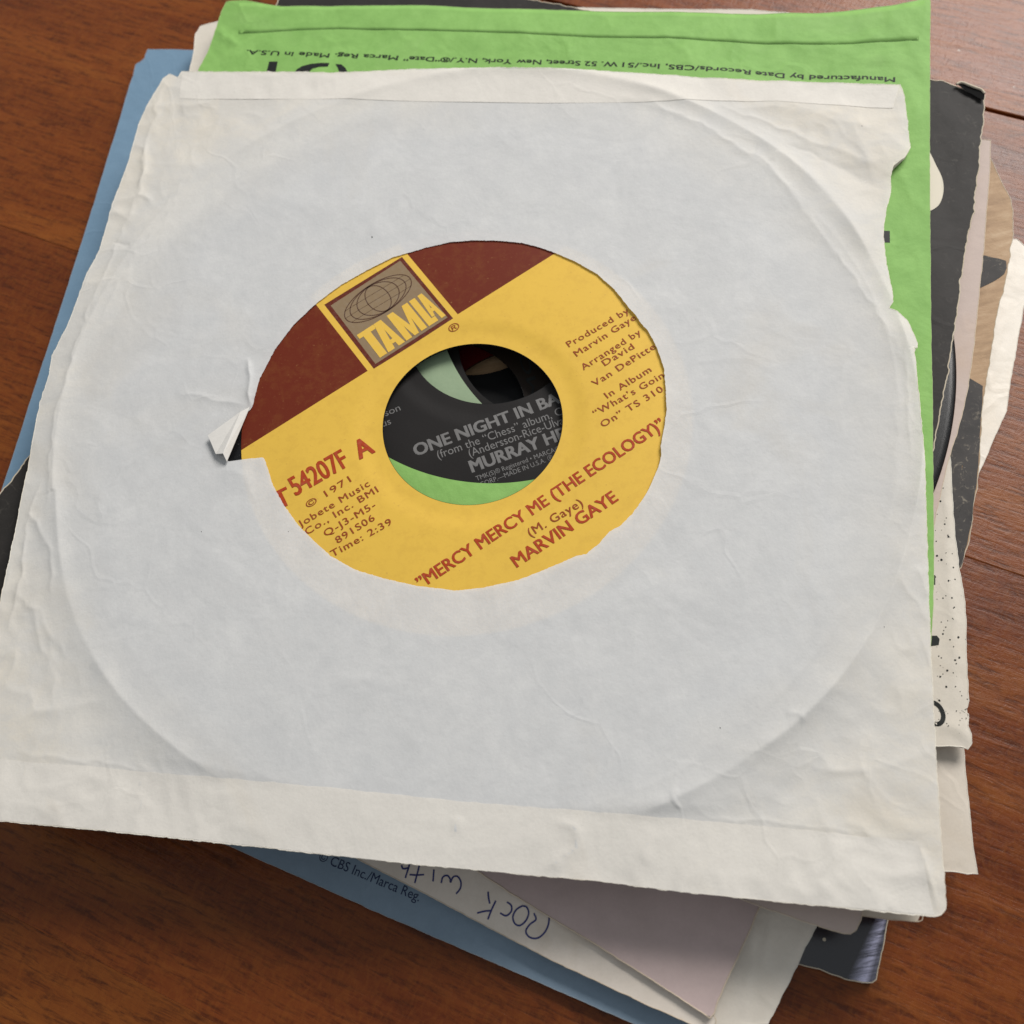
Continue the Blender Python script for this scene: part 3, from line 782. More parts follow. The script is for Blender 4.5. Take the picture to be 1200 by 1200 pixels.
T1('A', [(-28.66, 105.72), (-25.40, 106.75)], 4.6, M_RED, 0.038)
for s, q in (('\u00a9 1971', [(-40.91, 97.09), (-31.15, 101.07)]), ('Jobete Music', [(-43.00, 93.30), (-27.45, 99.17)]), ('Co., Inc. BMI', [(-41.82, 91.28), (-25.91, 97.40)]),
             ('Q-J3-M5-', [(-38.07, 90.00), (-26.95, 94.11)]), ('891S06', [(-35.86, 87.94), (-27.55, 91.34)]), ('Time: 2:39', [(-37.29, 85.25), (-24.26, 89.58)]),
             ('Produced by', [(19.66, 121.24), (34.32, 126.54)]), ('Marvin Gaye', [(20.74, 118.56), (35.33, 124.48)]), ('Arranged by', [(21.40, 114.92), (35.50, 120.66)]),
             ('David', [(26.03, 114.81), (33.21, 117.52)]), ('Van DePitte', [(22.79, 110.51), (37.59, 116.39)]), ('In Album', [(24.73, 107.07), (35.32, 111.15)]),
             ('\u201cWhat\u2019s Goin', [(21.34, 103.55), (37.55, 109.09)]), ('On\u201d TS 310', [(22.29, 100.64), (36.55, 105.96)])):
    text(s, q[0], q[1], 1.6, M_BROWN, lab1, zt, 0.012, space=1.15)
text('\u00ae', *[(-4.66, 131.33), (-2.23, 132.05)], 1.9, M_BROWN, lab1, zt)

# logo panel: frame, taupe field, globe, block letters
def bil(q, u, v):
    q = [np.array(p, float) for p in q]
    return q[0] * (1 - u) * (1 - v) + q[1] * u * (1 - v) + q[2] * u * v + q[3] * (1 - u) * v
def panel(name, mat, q, off, n=12):
    V = []; F = []
    for i in range(n + 1):
        for j in range(n + 1): 
            p = bil(q, i / n, j / n); V.append((*p, float(zl(p[0], p[1])) + off))
    for i in range(n):
        for j in range(n): k = i * (n + 1) + j; F.append((k, k + n + 1, k + n + 2, k + 1))
    return mesh_np(name, V, [F], mat, lab1)
panel('logo_frame', M_MAR, [(-22.58, 126.62), (-3.45, 134.86), (-11.90, 154.01), (-31.05, 145.81)], 0.015)
Q = [(-22.04, 127.69), (-4.60, 135.39), (-12.45, 153.07), (-29.66, 145.21)]
panel('logo_field', M_TAN, Q, 0.03)
def letter(name, polys):
    V = []; F = []
    def clip(poly, v0, keep_above):
        out = []
        for i in range(len(poly)):
            a, b = poly[i], poly[(i + 1) % len(poly)]
            ia = (a[1] >= v0) == keep_above or a[1] == v0; ib = (b[1] >= v0) == keep_above or b[1] == v0
            if ia: out.append(a)
            if ia != ib:
                t_ = (v0 - a[1]) / (b[1] - a[1]); out.append((a[0] + t_ * (b[0] - a[0]), v0))
        return out
    for pi, poly in enumerate(polys):
        for s0 in np.arange(0, 0.6, 0.05):
            pc = clip(clip(poly, s0, True), s0 + 0.05, False)
            if len(pc) < 3: continue
            k = len(V)
            for (u, v) in pc:
                p = bil(Q, u, v); V.append((*p, float(zl(p[0], p[1])) + 0.06 + 0.006 * pi))
            F.append(tuple(range(k, len(V))))
    me = bpy.data.meshes.new(name); W0 = np.array(parent_world(lab1))
    me.from_pydata([tuple(np.array(v) * MM - W0) for v in V], [], F); me.materials.append(M_YEL)
    return link(bpy.data.objects.new(name, me), lab1)
b0, b1_ = 0.035, 0.46
def L_(pts): return [(u, b0 + (b1_ - b0) * v) for u, v in pts]
letter('logo_letter', [L_([(0.03, 1.0), (0.03, 0.85), (0.26, 0.85), (0.26, 1.0)]), L_([(0.085, 0.85), (0.085, 0.0), (0.185, 0.0), (0.185, 0.85)])])
letter('logo_letter', [L_([(0.20, 0.0), (0.265, 1.0), (0.365, 1.0), (0.335, 0.80), (0.29, 0.0)]), L_([(0.365, 1.0), (0.43, 0.0), (0.345, 0.0), (0.325, 0.80)]), L_([(0.30, 0.16), (0.305, 0.30), (0.36, 0.30), (0.365, 0.16)])])
letter('logo_letter', [L_([(0.45, 0.0), (0.45, 1.0), (0.535, 1.0), (0.53, 0.0)]), L_([(0.535, 1.0), (0.60, 0.35), (0.60, 0.0), (0.565, 0.0), (0.505, 0.8)]), L_([(0.60, 0.35), (0.66, 1.0), (0.68, 0.8), (0.625, 0.0), (0.60, 0.0)]), L_([(0.66, 1.0), (0.74, 1.0), (0.74, 0.0), (0.66, 0.0)])])
letter('logo_letter', [L_([(0.765, 1.0), (0.765, 0.0), (0.845, 0.0), (0.845, 1.0)]), L_([(0.845, 0.0), (0.845, 0.17), (0.895, 0.17), (0.895, 0.0)])])
letter('logo_letter', [L_([(0.86, 0.19), (0.885, 1.0), (0.945, 1.0), (0.935, 0.72), (0.90, 0.19)]), L_([(0.945, 1.0), (1.0, 0.0), (0.94, 0.0), (0.922, 0.72)]), L_([(0.90, 0.32), (0.905, 0.44), (0.95, 0.44), (0.955, 0.32)])])
th = np.linspace(0, 2 * math.pi, 61)
gl = []
for (a, b) in ((0.455, 0.215), (0.375, 0.21), (0.27, 0.205), (0.135, 0.20)):
    gl.append([bil(Q, 0.50 + a * math.cos(q), 0.725 + b * math.sin(q)) for q in th])
ribbon('logo_globe', lab1, M_GLOBE, gl, 0.20, lambda x, y: zl(x, y) + 0.05)
gl = []
for v in (-0.09, 0.0, 0.09):
    w = 0.455 * math.sqrt(1 - (v / 0.215) ** 2)
    gl.append([bil(Q, u, 0.725 + v - 0.012 * math.sin((u - 0.5) * 3)) for u in np.linspace(0.5 - w, 0.5 + w, 12)])
ribbon('logo_globe', lab1, M_GLOBE, gl, 0.08, lambda x, y: zl(x, y) + 0.05)

# ================================================================== GREEN SLEEVE
CG = [(12.61, 136.82)][0]
M_GREEN = paper('green_paper', (0.235, 0.44, 0.115), (0.19, 0.375, 0.09), stain=(0.30, 0.46, 0.17), stain_amt=0.5, rough=0.66, bump=0.9, fold=1.7, fold_scale=38)
M_GREENIN = paper('pale_green_paper', (0.27, 0.35, 0.22), (0.24, 0.32, 0.20), fold=0.2)
M_GEDGE = paper('green_paper_edge', (0.38, 0.50, 0.22), fold=0)
green = thing('record_sleeve', 'bright green sleeve with upside-down black print, directly under the white sleeve', 'record sleeve', (*CG, 16.7))
og = [(-46.25, 245.77), (-44.56, 249.06), (-39.84, 247.93), (-36.59, 245.99), (-30.56, 242.57), (-14.74, 238.06), (6.78, 231.19), (38.06, 220.14), (68.51, 209.98), (84.43, 204.85), (100.29, 200.33), (110.39, 198.44), (118.41, 196.88), (126.49, 196.77), (126.68, 196.12), (121.99, 183.12), (117.47, 170.61), (108.95, 146.99), (101.21, 125.02), (94.00, 104.57), (88.78, 89.15), (83.52, 74.62), (79.90, 64.18), (76.27, 54.16), (73.05, 46.17), (68.91, 36.99), (64.54, 26.63), (37.06, 32.38), (-8.29, 46.34), (-56.14, 62.12), (-100.06, 76.60), (-92.19, 101.41), (-81.36, 134.16), (-66.12, 185.45), (-59.31, 207.95), (-53.83, 226.60), (-51.14, 231.80), (-48.75, 238.42)]
gcr = [([(-10.48, 236.14), (-5.09, 227.11), (4.07, 215.38)], 0.22, 1.6, 0, 0.9, 11), ([(59.92, 210.49), (65.10, 197.23), (67.32, 189.74)], 0.25, 1.6, 0, 0.9, 12), ([(88.07, 202.56), (89.24, 195.78), (95.51, 185.36)], 0.3, 1.5, 0, 0.8, 13), ([(19.13, 225.28), (26.48, 217.60), (32.37, 204.06)], 0.2, 1.4, 0, 0.8, 14), ([(84.87, 100.52), (91.14, 105.31), (95.43, 108.54)], 0.3, 1.5, 0, 0.6, 15), ([(101.64, 151.57), (102.95, 141.23), (104.92, 135.83)], 0.35, 1.7, 0, 0.6, 16), ([(-30.20, 222.59), (-20.90, 225.80), (-12.10, 224.98)], 0.25, 1.5, 0, 0.8, 17),
    ([(-48.17, 239.79), (-46.27, 235.83), (-44.21, 233.68), (-42.36, 231.91)], 0.9, 0.9, 0.2, 0.3, 1),
    ([(-42.82, 236.33), (-37.40, 238.40), (-30.15, 242.13)], 0.60, 1.4, 0.1, 0.5, 2),
    ([(119.90, 184.30), (123.83, 191.15), (126.11, 195.71)], 0.5, 1.5, 0.1, 0.4, 3),
    ([(115.93, 195.87), (117.21, 187.39), (118.77, 177.08), (118.10, 171.79)], 0.45, 2.4, 0.1, 0.8, 4),
    ([(108.36, 198.76), (111.62, 183.39), (111.89, 172.24), (111.37, 156.49)], 0.3, 3.0, 0.0, 1.0, 5),
    ([(37.95, 209.69), (38.53, 204.55), (38.24, 199.45)], 0.25, 1.0, 0.0, 0.4, 6),
    ([(99.61, 137.29), (97.79, 121.33), (95.82, 110.63)], 0.3, 2.5, 0.0, 1.0, 7),
]
gex = lambda x, y: 0.9 * np.exp(-(np.hypot(x - [(126.30, 196.24)][0][0], y - [(126.30, 196.24)][0][1]) / 14) ** 2)
HG = (*[(7.64, 137.21)][0], 44.0)
zg = build_sleeve(green, 18.2, 1.5, og, CG, M_GREEN, 21, HG, (37.3, 135.3, 44.0), M_GREENIN, rec=[(4.55, 131.37)][0], creases=gcr, amp=0.30, na=900, nr=110, edge=0.05, edge_mat=M_GEDGE, extra=gex, edge_r=0.07, droop=0.35)
strip_between('glued_flap', green, M_GREEN, [(-41.27, 247.41), (-36.62, 245.68), (-30.59, 242.26), (-14.78, 237.76), (6.73, 230.90), (37.99, 219.85), (68.43, 209.70), (84.35, 204.57), (100.20, 200.06), (110.30, 198.17), (118.32, 196.61), (125.43, 196.21)], [(-42.60, 236.26), (-35.56, 234.45), (-26.74, 232.72), (-15.89, 229.76), (-5.27, 225.95), (5.29, 222.48), (25.97, 215.06), (46.15, 207.53), (66.17, 201.24), (85.51, 194.01), (104.86, 188.23), (112.59, 186.21), (119.52, 184.42)], lambda x, y: zg(x, y) + 0.03 + 0.015 * vnoise(x / 18, y / 18, 60), 240, 8, 0.08)
zgt = lambda x, y: zg(x, y) + 0.04
GL = 'Manufactured by Date Records/CBS, Inc./51 W. 52 Street, New York, N.Y./\u00ae\u201cDate\u201d Marca Reg. Made in U.S.A.'
gp0, gp1 = [(110.89, 175.27), (-40.77, 229.92)]
# the line sags with the sheet: print it in short runs
runs = [('Manufactured by Date', [(110.70, 175.32), (80.31, 186.48)]), ('Records/CBS, Inc./51', [(79.22, 187.08), (50.30, 197.89)]), ('W. 52 Street, New', [(49.13, 198.38), (25.45, 206.11)]),
        ('York, N.Y./\u00ae\u201cDate\u201d', [(24.23, 206.47), (-1.65, 215.31)]), ('Marca Reg. Made', [(-3.09, 215.88), (-27.49, 224.77)]), ('in U.S.A.', [(-29.00, 225.22), (-40.80, 229.63)])]
for s, q in runs: text(s, q[0], q[1], 1.55, M_BLACKINK, green, zgt, 0.035)
for q in ([(-36.94, 219.85), (-35.60, 223.89), (-33.45, 223.26), (-34.59, 219.16)], [(-30.11, 217.84), (-28.84, 219.23), (-27.43, 219.85), (-25.21, 219.93), (-22.62, 219.46), (-20.52, 218.69), (-21.11, 217.54), (-23.23, 218.16), (-25.00, 218.10), (-26.49, 216.78)], [(-19.09, 217.82), (-17.63, 217.24), (-16.75, 215.66), (-16.35, 213.79), (-18.46, 214.41), (-18.65, 216.22)]): flat_poly('printed_mark', green, M_BLACKINK, q, zgt)
flat_poly('printed_mark', green, M_BLACKINK, [(93.49, 134.17), (95.08, 133.73), (94.03, 130.70), (92.44, 131.13)], zgt)

CM = [(4.60, 131.71)][0]
rec2, lab2 = record('black single record with black label and grey print, inside the green sleeve', CM, 18.0, 1.1, 45.5, label_mat('black_label', (0.014, 0.0125, 0.012), (0.018, 0.016, 0.015), 0.5))
M_GREY = ink('grey_ink', (0.16, 0.155, 0.15), 0.5)
z2 = relief(CM, 18.0); z2t = lambda x, y: z2(x, y) + 0.03
def T2(s, ref, q, h, bold=0.0, **k): return text(s, q[0], q[1], h, M_GREY, lab2, z2t, bold, ref=ref, **k)
T2('ONE NIGHT IN BANGKOK', 'ONE NIGHT IN BA', [(-17.14, 104.50), (15.11, 109.60)], 2.9, 0.05)
T2('(from the \u201cChess\u201d album, CBS)', '(from the \u201cChess\u201d album, C', [(-12.65, 102.78), (15.02, 106.67)], 2.0)
T2('(Andersson-Rice-Ulvaeus)', '(Andersson-Rice-Ulva', [(-6.09, 101.57), (14.88, 104.41)], 2.0)
T2('MURRAY HEAD', 'MURRAY HE', [(-6.22, 97.95), (14.49, 100.99)], 2.9, 0.05)
T2('TMK(S)\u00ae Registered \u2022 MARCA(S)', 'TMK(S)\u00ae Registered \u2022 MARCA', [(-5.71, 95.82), (11.55, 98.44)], 1.15)
T2('CORP.\u2014MADE IN U.S.A. \u24c5', 'CORP.\u2014MADE IN U.S.A.', [(-5.10, 94.28), (9.15, 96.60)], 1.15)
T2('Andersson', 'Andersson', [(-29.80, 113.89), (-18.57, 116.17)], 1.7)
T2('Ulvaeus', 'Ulvaeus', [(-28.56, 112.11), (-21.08, 113.40)], 1.7)

# ================================================================== BLACK SLEEVE
CB = [(3.78, 139.47)][0]
M_BLACK = paper('black_paper', (0.028, 0.025, 0.023), (0.022, 0.020, 0.018), rough=0.6, spec=0.16, bump=0.5, scuff=0.35, scuffcol=(0.20, 0.18, 0.15), fold=0.8)
M_CREAMEDGE = paper('torn_card_edge', (0.55, 0.48, 0.37), stain=(0.35, 0.24, 0.13), stain_amt=0.6, fold=0)
M_CREAMINK = ink('cream_ink', (0.62, 0.57, 0.46), 0.6)
black = thing('record_sleeve', 'dark charcoal sleeve with cream print and torn right edge, under the green sleeve', 'record sleeve', (*CB, 14.95))
ob_ = [(129.79, 166.40), (127.67, 161.39), (125.49, 156.75), (123.53, 152.63), (121.85, 148.75), (119.15, 143.21), (116.75, 138.44), (115.41, 135.39), (113.71, 132.95), (112.05, 129.58), (110.06, 126.34), (108.44, 123.03), (106.67, 119.81), (104.93, 116.17), (103.05, 112.62), (101.50, 109.47), (100.12, 106.75), (98.90, 104.45), (96.78, 100.69), (95.32, 97.23), (93.67, 94.71), (92.08, 91.37), (90.18, 88.15), (88.38, 85.16), (86.88, 82.52), (84.59, 78.14), (78.24, 65.32), (63.87, 43.68), (44.67, 25.01), (32.50, 15.33), (3.44, 26.12), (-41.18, 50.35), (-81.68, 75.08), (-104.27, 90.43), (-115.14, 97.74), (-118.85, 103.49), (-107.61, 119.05), (-104.13, 123.03), (-100.20, 127.84), (-91.68, 140.03), (-64.64, 186.53), (-35.68, 238.35), (-23.45, 263.66), (4.26, 245.16), (36.93, 225.63), (60.32, 211.81), (86.27, 195.75), (104.08, 184.73), (119.80, 174.51), (122.81, 172.53), (124.59, 170.63), (127.48, 168.43)]
bcr = [
    ([(125.63, 167.34), (126.56, 164.92), (127.95, 162.11)], 0.5, 0.7, 0.2, 0.2, 1),
    ([(121.14, 155.38), (123.79, 153.33)], 0.35, 0.6, 0.0, 0.3, 2),
    ([(119.01, 170.63), (120.53, 160.80), (117.14, 146.28), (108.76, 129.05)], 0.25, 2.5, 0.0, 0.6, 3),
    ([(107.28, 136.65), (107.80, 131.69), (107.11, 126.66)], 0.2, 0.6, 0.0, 0.3, 4),
]
CV = [(15.22, 126.95)][0]
zbk = build_sleeve(black, 16.4, 1.45, ob_, CB, M_BLACK, 33, (*CB, 43.5), None, None, rec=CV, creases=bcr, na=1100, nr=60, edge=0.22, edge_mat=M_CREAMEDGE, edge_r=0.16, edge_step=0.5)
flat_poly('printed_shape', black, M_CREAMINK, smooth_line([(111.38, 160.79), (112.10, 154.33), (112.20, 150.20), (112.22, 146.40), (111.49, 143.35), (110.15, 140.76), (108.52, 138.99), (106.18, 137.93), (103.02, 137.34)], 60), lambda x, y: zbk(x, y) + 0.05)
# open torn corner: cream lip above a black patch painted as gap shade
lip = [(124.37, 170.77), (125.63, 170.81), (126.98, 169.46), (128.18, 168.29), (129.11, 167.48), (129.48, 166.29)]
lp = smooth_line(lip, 20)
tube('torn_lip', black, M_CREAMEDGE, np.column_stack([lp, 16.45 + 0.2 * np.sin(np.linspace(0, math.pi, len(lp)))]), 0.30, 8)
flat_poly('gap_shade_patch', black, ink('gap_shade_paint', (0.003, 0.003, 0.003), 0.9, under=(0, 0, 0)), [(124.57, 170.67), (126.16, 170.48), (127.69, 169.08), (129.17, 167.56), (129.45, 166.13), (128.62, 164.49), (127.60, 165.59), (126.30, 167.59), (125.28, 169.24)], lambda x, y: x * 0 + 16.42)

CV = [(15.22, 126.95)][0]
rec3, lab3 = record('plain black record sliding out of the torn right edge of the charcoal sleeve', CV, 16.25, 1.1, 45, label_mat('dark_label', (0.012, 0.011, 0.01), (0.014, 0.013, 0.012)))

# ================================================================== PINK-BEIGE SLEEVE
CP = [(5.41, 118.14)][0]
M_PINK = paper('pink_beige_paper', (0.52, 0.425, 0.375), (0.49, 0.40, 0.355), stain=(0.48, 0.33, 0.20), stain_amt=0.4, rough=0.75, fold=0.7)
M_PEDGE = paper('beige_edge', (0.60, 0.50, 0.38), fold=0)
pink = thing('record_sleeve', 'pinkish beige sleeve with a rounded curled corner below the near edge of the white sleeve', 'record sleeve', (*CP, 13.3))
op = [(125.92, 155.35), (127.29, 154.70), (123.72, 145.93), (119.73, 137.07), (114.85, 126.35), (110.93, 118.07), (108.06, 112.02), (104.32, 104.13), (101.95, 99.33), (99.45, 94.65), (96.31, 89.19), (93.41, 84.80), (91.19, 81.72), (88.36, 77.44), (83.04, 68.66), (72.10, 49.24), (60.56, 28.22), (51.84, 12.16), (45.48, 0.70), (44.19, -1.32), (42.80, -2.73), (41.77, -3.09), (40.64, -2.85), (35.44, -0.08), (28.93, 3.70), (24.36, 6.53), (-27.12, 36.10), (-74.43, 63.22), (-110.68, 80.31), (-97.37, 108.05), (-66.86, 165.42), (-31.88, 235.99), (43.98, 198.53)]
zpk = build_sleeve(pink, 14.7, 1.4, op, CP, M_PINK, 41, (*CP, 42), None, None, na=800, nr=50, edge=0.07, edge_mat=M_PEDGE, creases=[([(45.01, 0.22), (43.24, -1.41), (41.29, -2.71)], 0.35, 0.9, 0.1, 0.2, 1)])
CD = [(-11.05, 114.81)][0]
CD = (CD[0] + 0.0, CD[1])
rec4, lab4 = record('record with a dark brown label lettered MO, seen deep through the centre holes', CD, 14.5, 1.05, 44, label_mat('brown_label', (0.018, 0.012, 0.008), (0.017, 0.011, 0.007)))
text('MOTOWN', *[(11.68, 114.54), (10.81, 125.84)], 2.2, M_BLACKINK, lab4, lambda x, y: relief(CD, 14.5)(x, y) + 0.04, 0.02, ref='MO')

# ================================================================== CREAM SLEEVE PEEKING AT THE NEAR RIGHT
CS = [(-0.77, 112.83)][0]
M_CREAM = paper('cream_paper', (0.62, 0.55, 0.45), (0.60, 0.53, 0.43), stain=(0.5, 0.38, 0.24), stain_amt=0.4, fold=0.7)
strip = thing('record_sleeve', 'cream sleeve showing only a thin strip beneath the near right corner of the white sleeve', 'record sleeve', (*CS, 11.65))
os_ = [(55.09, -2.36), (55.28, -2.69), (54.85, -3.46), (54.19, -3.60), (48.90, -2.08), (44.10, -0.38), (25.46, 6.98), (-29.17, 25.70), (-76.59, 42.93), (-113.47, 57.53), (-98.52, 97.00), (-77.93, 164.60), (-56.60, 226.80), (32.42, 195.61), (113.72, 166.57), (80.80, 69.93)]
build_sleeve(strip, 13.0, 1.35, os_, CS, M_CREAM, 51, (*CS, 42), None, None, na=500, nr=40, edge=0.06, edge_mat=M_PEDGE)
CR5 = (6.0, 109.0)
rec5, lab5 = record('record with a deep red label, the lowest one seen through the centre holes', CR5, 12.8, 1.05, 44, label_mat('deep_red_label', (0.07, 0.003, 0.003), (0.06, 0.003, 0.003)))

# ================================================================== SPECKLED SLEEVE
CK = [(12.57, 139.18)][0]
M_SPECK = paper('speckled_cream_paper', (0.64, 0.59, 0.51), (0.60, 0.55, 0.47), stain=(0.5, 0.40, 0.28), stain_amt=0.35, fold=0.5)
M_SEDGE = paper('white_edge', (0.75, 0.71, 0.62), fold=0)
speck = thing('record_sleeve', 'cream sleeve spattered with black ink dots and crumpled lower corner, right of the white sleeve', 'record sleeve', (*CK, 10.2))
ok_ = [(112.63, 151.96), (98.56, 107.74), (94.15, 91.56), (92.02, 82.79), (89.97, 76.25), (87.64, 68.98), (85.85, 62.72), (84.73, 58.30), (84.29, 56.18), (83.64, 53.04), (83.18, 50.43), (82.10, 47.10), (80.88, 43.85), (79.53, 39.80), (77.91, 35.03), (76.89, 31.89), (76.28, 30.69), (74.98, 30.32), (75.97, 29.43), (75.02, 27.34), (75.05, 25.69), (74.64, 24.15), (73.49, 23.27), (72.61, 23.95), (68.44, 25.03), (38.31, 33.47), (-41.38, 57.48), (-102.93, 77.60), (-88.56, 128.59), (-67.97, 197.06), (-56.50, 240.71), (-55.48, 247.35), (-53.87, 249.75), (-51.00, 250.17), (-38.23, 250.50), (45.95, 226.50), (87.70, 213.17), (122.59, 197.74)]
kcr = [
    ([(90.68, 82.10), (86.33, 69.29), (80.96, 51.85), (78.26, 41.82), (73.57, 30.97)], 0.55, 1.6, 0.1, 0.5, 1),
    ([(69.70, 28.51), (72.55, 28.21), (73.92, 26.59), (74.30, 24.55)], 0.6, 1.1, 0.15, 0.4, 2),
    ([(75.36, 29.57), (74.87, 27.37), (72.94, 24.85)], 0.5, 0.8, 0.0, 0.3, 3),
]
record('record with a plain black label, the darkest surface deepest down the centre holes', (CK[0] - 10.5, CK[1] + 4.5), 11.2, 0.9, 46, label_mat('plain_black_label', (0.006, 0.006, 0.006), (0.007, 0.007, 0.007)))
zk = build_sleeve(speck, 11.4, 1.2, ok_, CK, M_SPECK, 61, (*CK, 42), None, None, na=1100, nr=90, edge=0.10, edge_mat=M_SEDGE, creases=kcr, edge_r=0.11)
zkt = lambda x, y: zk(x, y) + 0.05
rs = random.Random(5)
V = []; F = []
dots = [(87.59, 74.65), (86.10, 72.07), (85.16, 67.07), (84.84, 64.28), (82.26, 63.95), (81.35, 60.96), (81.84, 59.91), (79.47, 56.76), (81.56, 55.36), (83.52, 57.84), (80.54, 49.79), (82.96, 55.39), (76.84, 45.30), (77.23, 45.92), (79.65, 47.85), (80.76, 49.92), (77.67, 43.88), (74.53, 41.29), (74.88, 40.86), (74.08, 37.77), (73.44, 37.40), (73.83, 35.27), (78.14, 40.12), (77.18, 39.82), (71.69, 33.06), (79.41, 44.01), (77.36, 47.66), (79.37, 52.22), (80.96, 51.85), (75.09, 38.23), (70.59, 29.14), (71.53, 28.11), (74.07, 30.52), (87.33, 76.90), (85.18, 73.47)]
dots = list(dots)
for _ in range(60):
    q = [(86.67, 77.06), (92.61, 75.61), (74.60, 25.79), (69.15, 26.99)]
    u, v = rs.random(), rs.random()
    p = (1 - v) * ((1 - u) * np.array(q[0]) + u * np.array(q[1])) + v * ((1 - u) * np.array(q[3]) + u * np.array(q[2]))
    dots.append(tuple(p))
for k, p in enumerate(dots):
    r = rs.uniform(0.09, 0.24) if k < 36 else rs.uniform(0.05, 0.13)
    b = len(V)
    for q in range(8):
        a = q * math.pi / 4; rr = r * rs.uniform(0.75, 1.2); V.append((p[0] + rr * math.cos(a), p[1] + rr * math.sin(a), 0))
    F.append(tuple(range(b, b + 8)))
V = np.array(V); V[:, 2] = zkt(V[:, 0], V[:, 1])
o = mesh_np('ink_spatter', V, [F], M_BLACKINK, speck); o['kind'] = 'stuff'
for q in ([(79.03, 61.33), (80.64, 60.94), (80.02, 59.23), (78.41, 59.61)], [(77.74, 57.73), (79.60, 57.10), (78.92, 55.24), (77.01, 55.69)], [(73.43, 45.73), (75.62, 45.23), (75.86, 44.47), (75.29, 43.38), (72.67, 43.62)]):
    flat_poly('printed_mark', speck, M_BLACKINK, q, zkt)
oc = np.array([(69.93, 30.94)][0]); a = np.linspace(0, 2 * math.pi, 40)
ribbon('printed_letter', speck, M_BLACKINK, [oc + np.stack([1.55 * np.cos(a), 2.1 * np.sin(a)], 1)], 0.85, zkt)

# ================================================================== TAN AND BLACK SLEEVE
CT = [(11.37, 111.69)][0]
def kraft_mat():
    t = NT('kraft_and_black_paper'); v = t.coord()
    n1 = t.noise(v, 160, 6, 0.7, 0.5); st = t.new('Mapping'); st.inputs['Scale'].default_value = (40, 260, 100); st.inputs['Rotation'].default_value = (0, 0, 1.1); t.l(v, st.inputs[0])
    n2 = t.noise(st.outputs[0], 2, 5, 0.7)
    c = t.ramp(t.math('ADD', t.math('MULTIPLY', n1, .4), t.math('MULTIPLY', n2, .6)), [(0.3, (0.22, 0.125, 0.055)), (0.52, (0.36, 0.225, 0.115)), (0.72, (0.50, 0.36, 0.22))])
    p = t.new('BsdfPrincipled'); t.l(c, p.inputs['Base Color']); p.inputs['Roughness'].default_value = 0.65
    t.l(t.bump(n1, 0.4, 0.0004), p.inputs['Normal']); t.l(p.outputs[0], t.out.inputs[0]); return t.m
M_KRAFT = kraft_mat()
M_KBLACK = paper('scuffed_black_print', (0.060, 0.055, 0.052), (0.040, 0.038, 0.037), rough=0.6, spec=0.15, scuff=1.8, scuffcol=(0.30, 0.26, 0.20), fold=0)
tan = thing('record_sleeve', 'scuffed tan and black printed sleeve with a clipped corner at the pile right side', 'record sleeve', (*CT, 8.8))
ot = [(127.75, 158.24), (128.15, 153.88), (128.27, 149.93), (128.31, 144.76), (128.34, 140.69), (127.54, 137.64), (124.92, 130.95), (122.92, 127.37), (121.64, 124.59), (119.50, 121.13), (117.48, 117.45), (114.64, 113.12), (112.01, 108.80), (109.45, 103.65), (106.30, 97.88), (104.11, 94.13), (101.40, 88.46), (98.19, 81.00), (95.24, 74.67), (92.88, 70.31), (91.07, 66.47), (89.10, 63.11), (88.25, 61.80), (87.24, 60.52), (85.44, 57.58), (84.67, 57.39), (85.02, 59.73), (75.38, 42.91), (64.43, 21.82), (50.91, 1.57), (1.78, 19.45), (-60.12, 48.98), (-110.25, 74.67), (-91.87, 112.89), (-62.23, 167.64), (-25.94, 233.23), (64.14, 191.76)]
ztn = build_sleeve(tan, 9.9, 1.1, ot, CT, M_KRAFT, 71, None, None, None, na=900, nr=70, edge=0.16, edge_mat=M_CREAMEDGE, edge_r=0.1)
ztt = lambda x, y: ztn(x, y) + 0.06
def tri_fan(name, mat, poly, parent, zf, step=1.2):
    """fill a star-shaped print patch with a small conforming fan"""
    P = roughen(poly, True, step, 0.10, 5); c = P.mean(0)
    rings = np.linspace(0.02, 1, 8); n = len(P)
    X = (c + rings[:, None, None] * (P - c)[None])
    V = np.concatenate([X, zf(X[..., 0], X[..., 1])[..., None]], -1).reshape(-1, 3)
    i = np.arange(len(rings) - 1)[:, None] * n + np.arange(n)[None]; j = np.arange(len(rings) - 1)[:, None] * n + (np.arange(n)[None] + 1) % n
    return mesh_np(name, V, [np.stack([i, j, j + n, i + n], -1).reshape(-1, 4)], mat, parent)
tri_fan('printed_wedge', M_KBLACK, [(114.53, 128.67), (117.23, 127.46), (119.48, 126.13), (121.01, 125.00), (120.51, 123.23), (119.31, 121.65), (116.52, 120.51), (113.73, 119.84), (110.95, 119.18)], tan, ztt)
tri_fan('printed_band', M_KBLACK, [(99.43, 99.64), (102.11, 98.74), (103.01, 97.64), (104.62, 95.94), (101.23, 88.51), (98.02, 81.04), (95.08, 74.71), (92.71, 70.35), (90.91, 66.51), (88.93, 63.15), (87.44, 61.04), (85.57, 57.92), (84.35, 57.46), (85.97, 66.15), (90.64, 80.82)], tan, ztt)

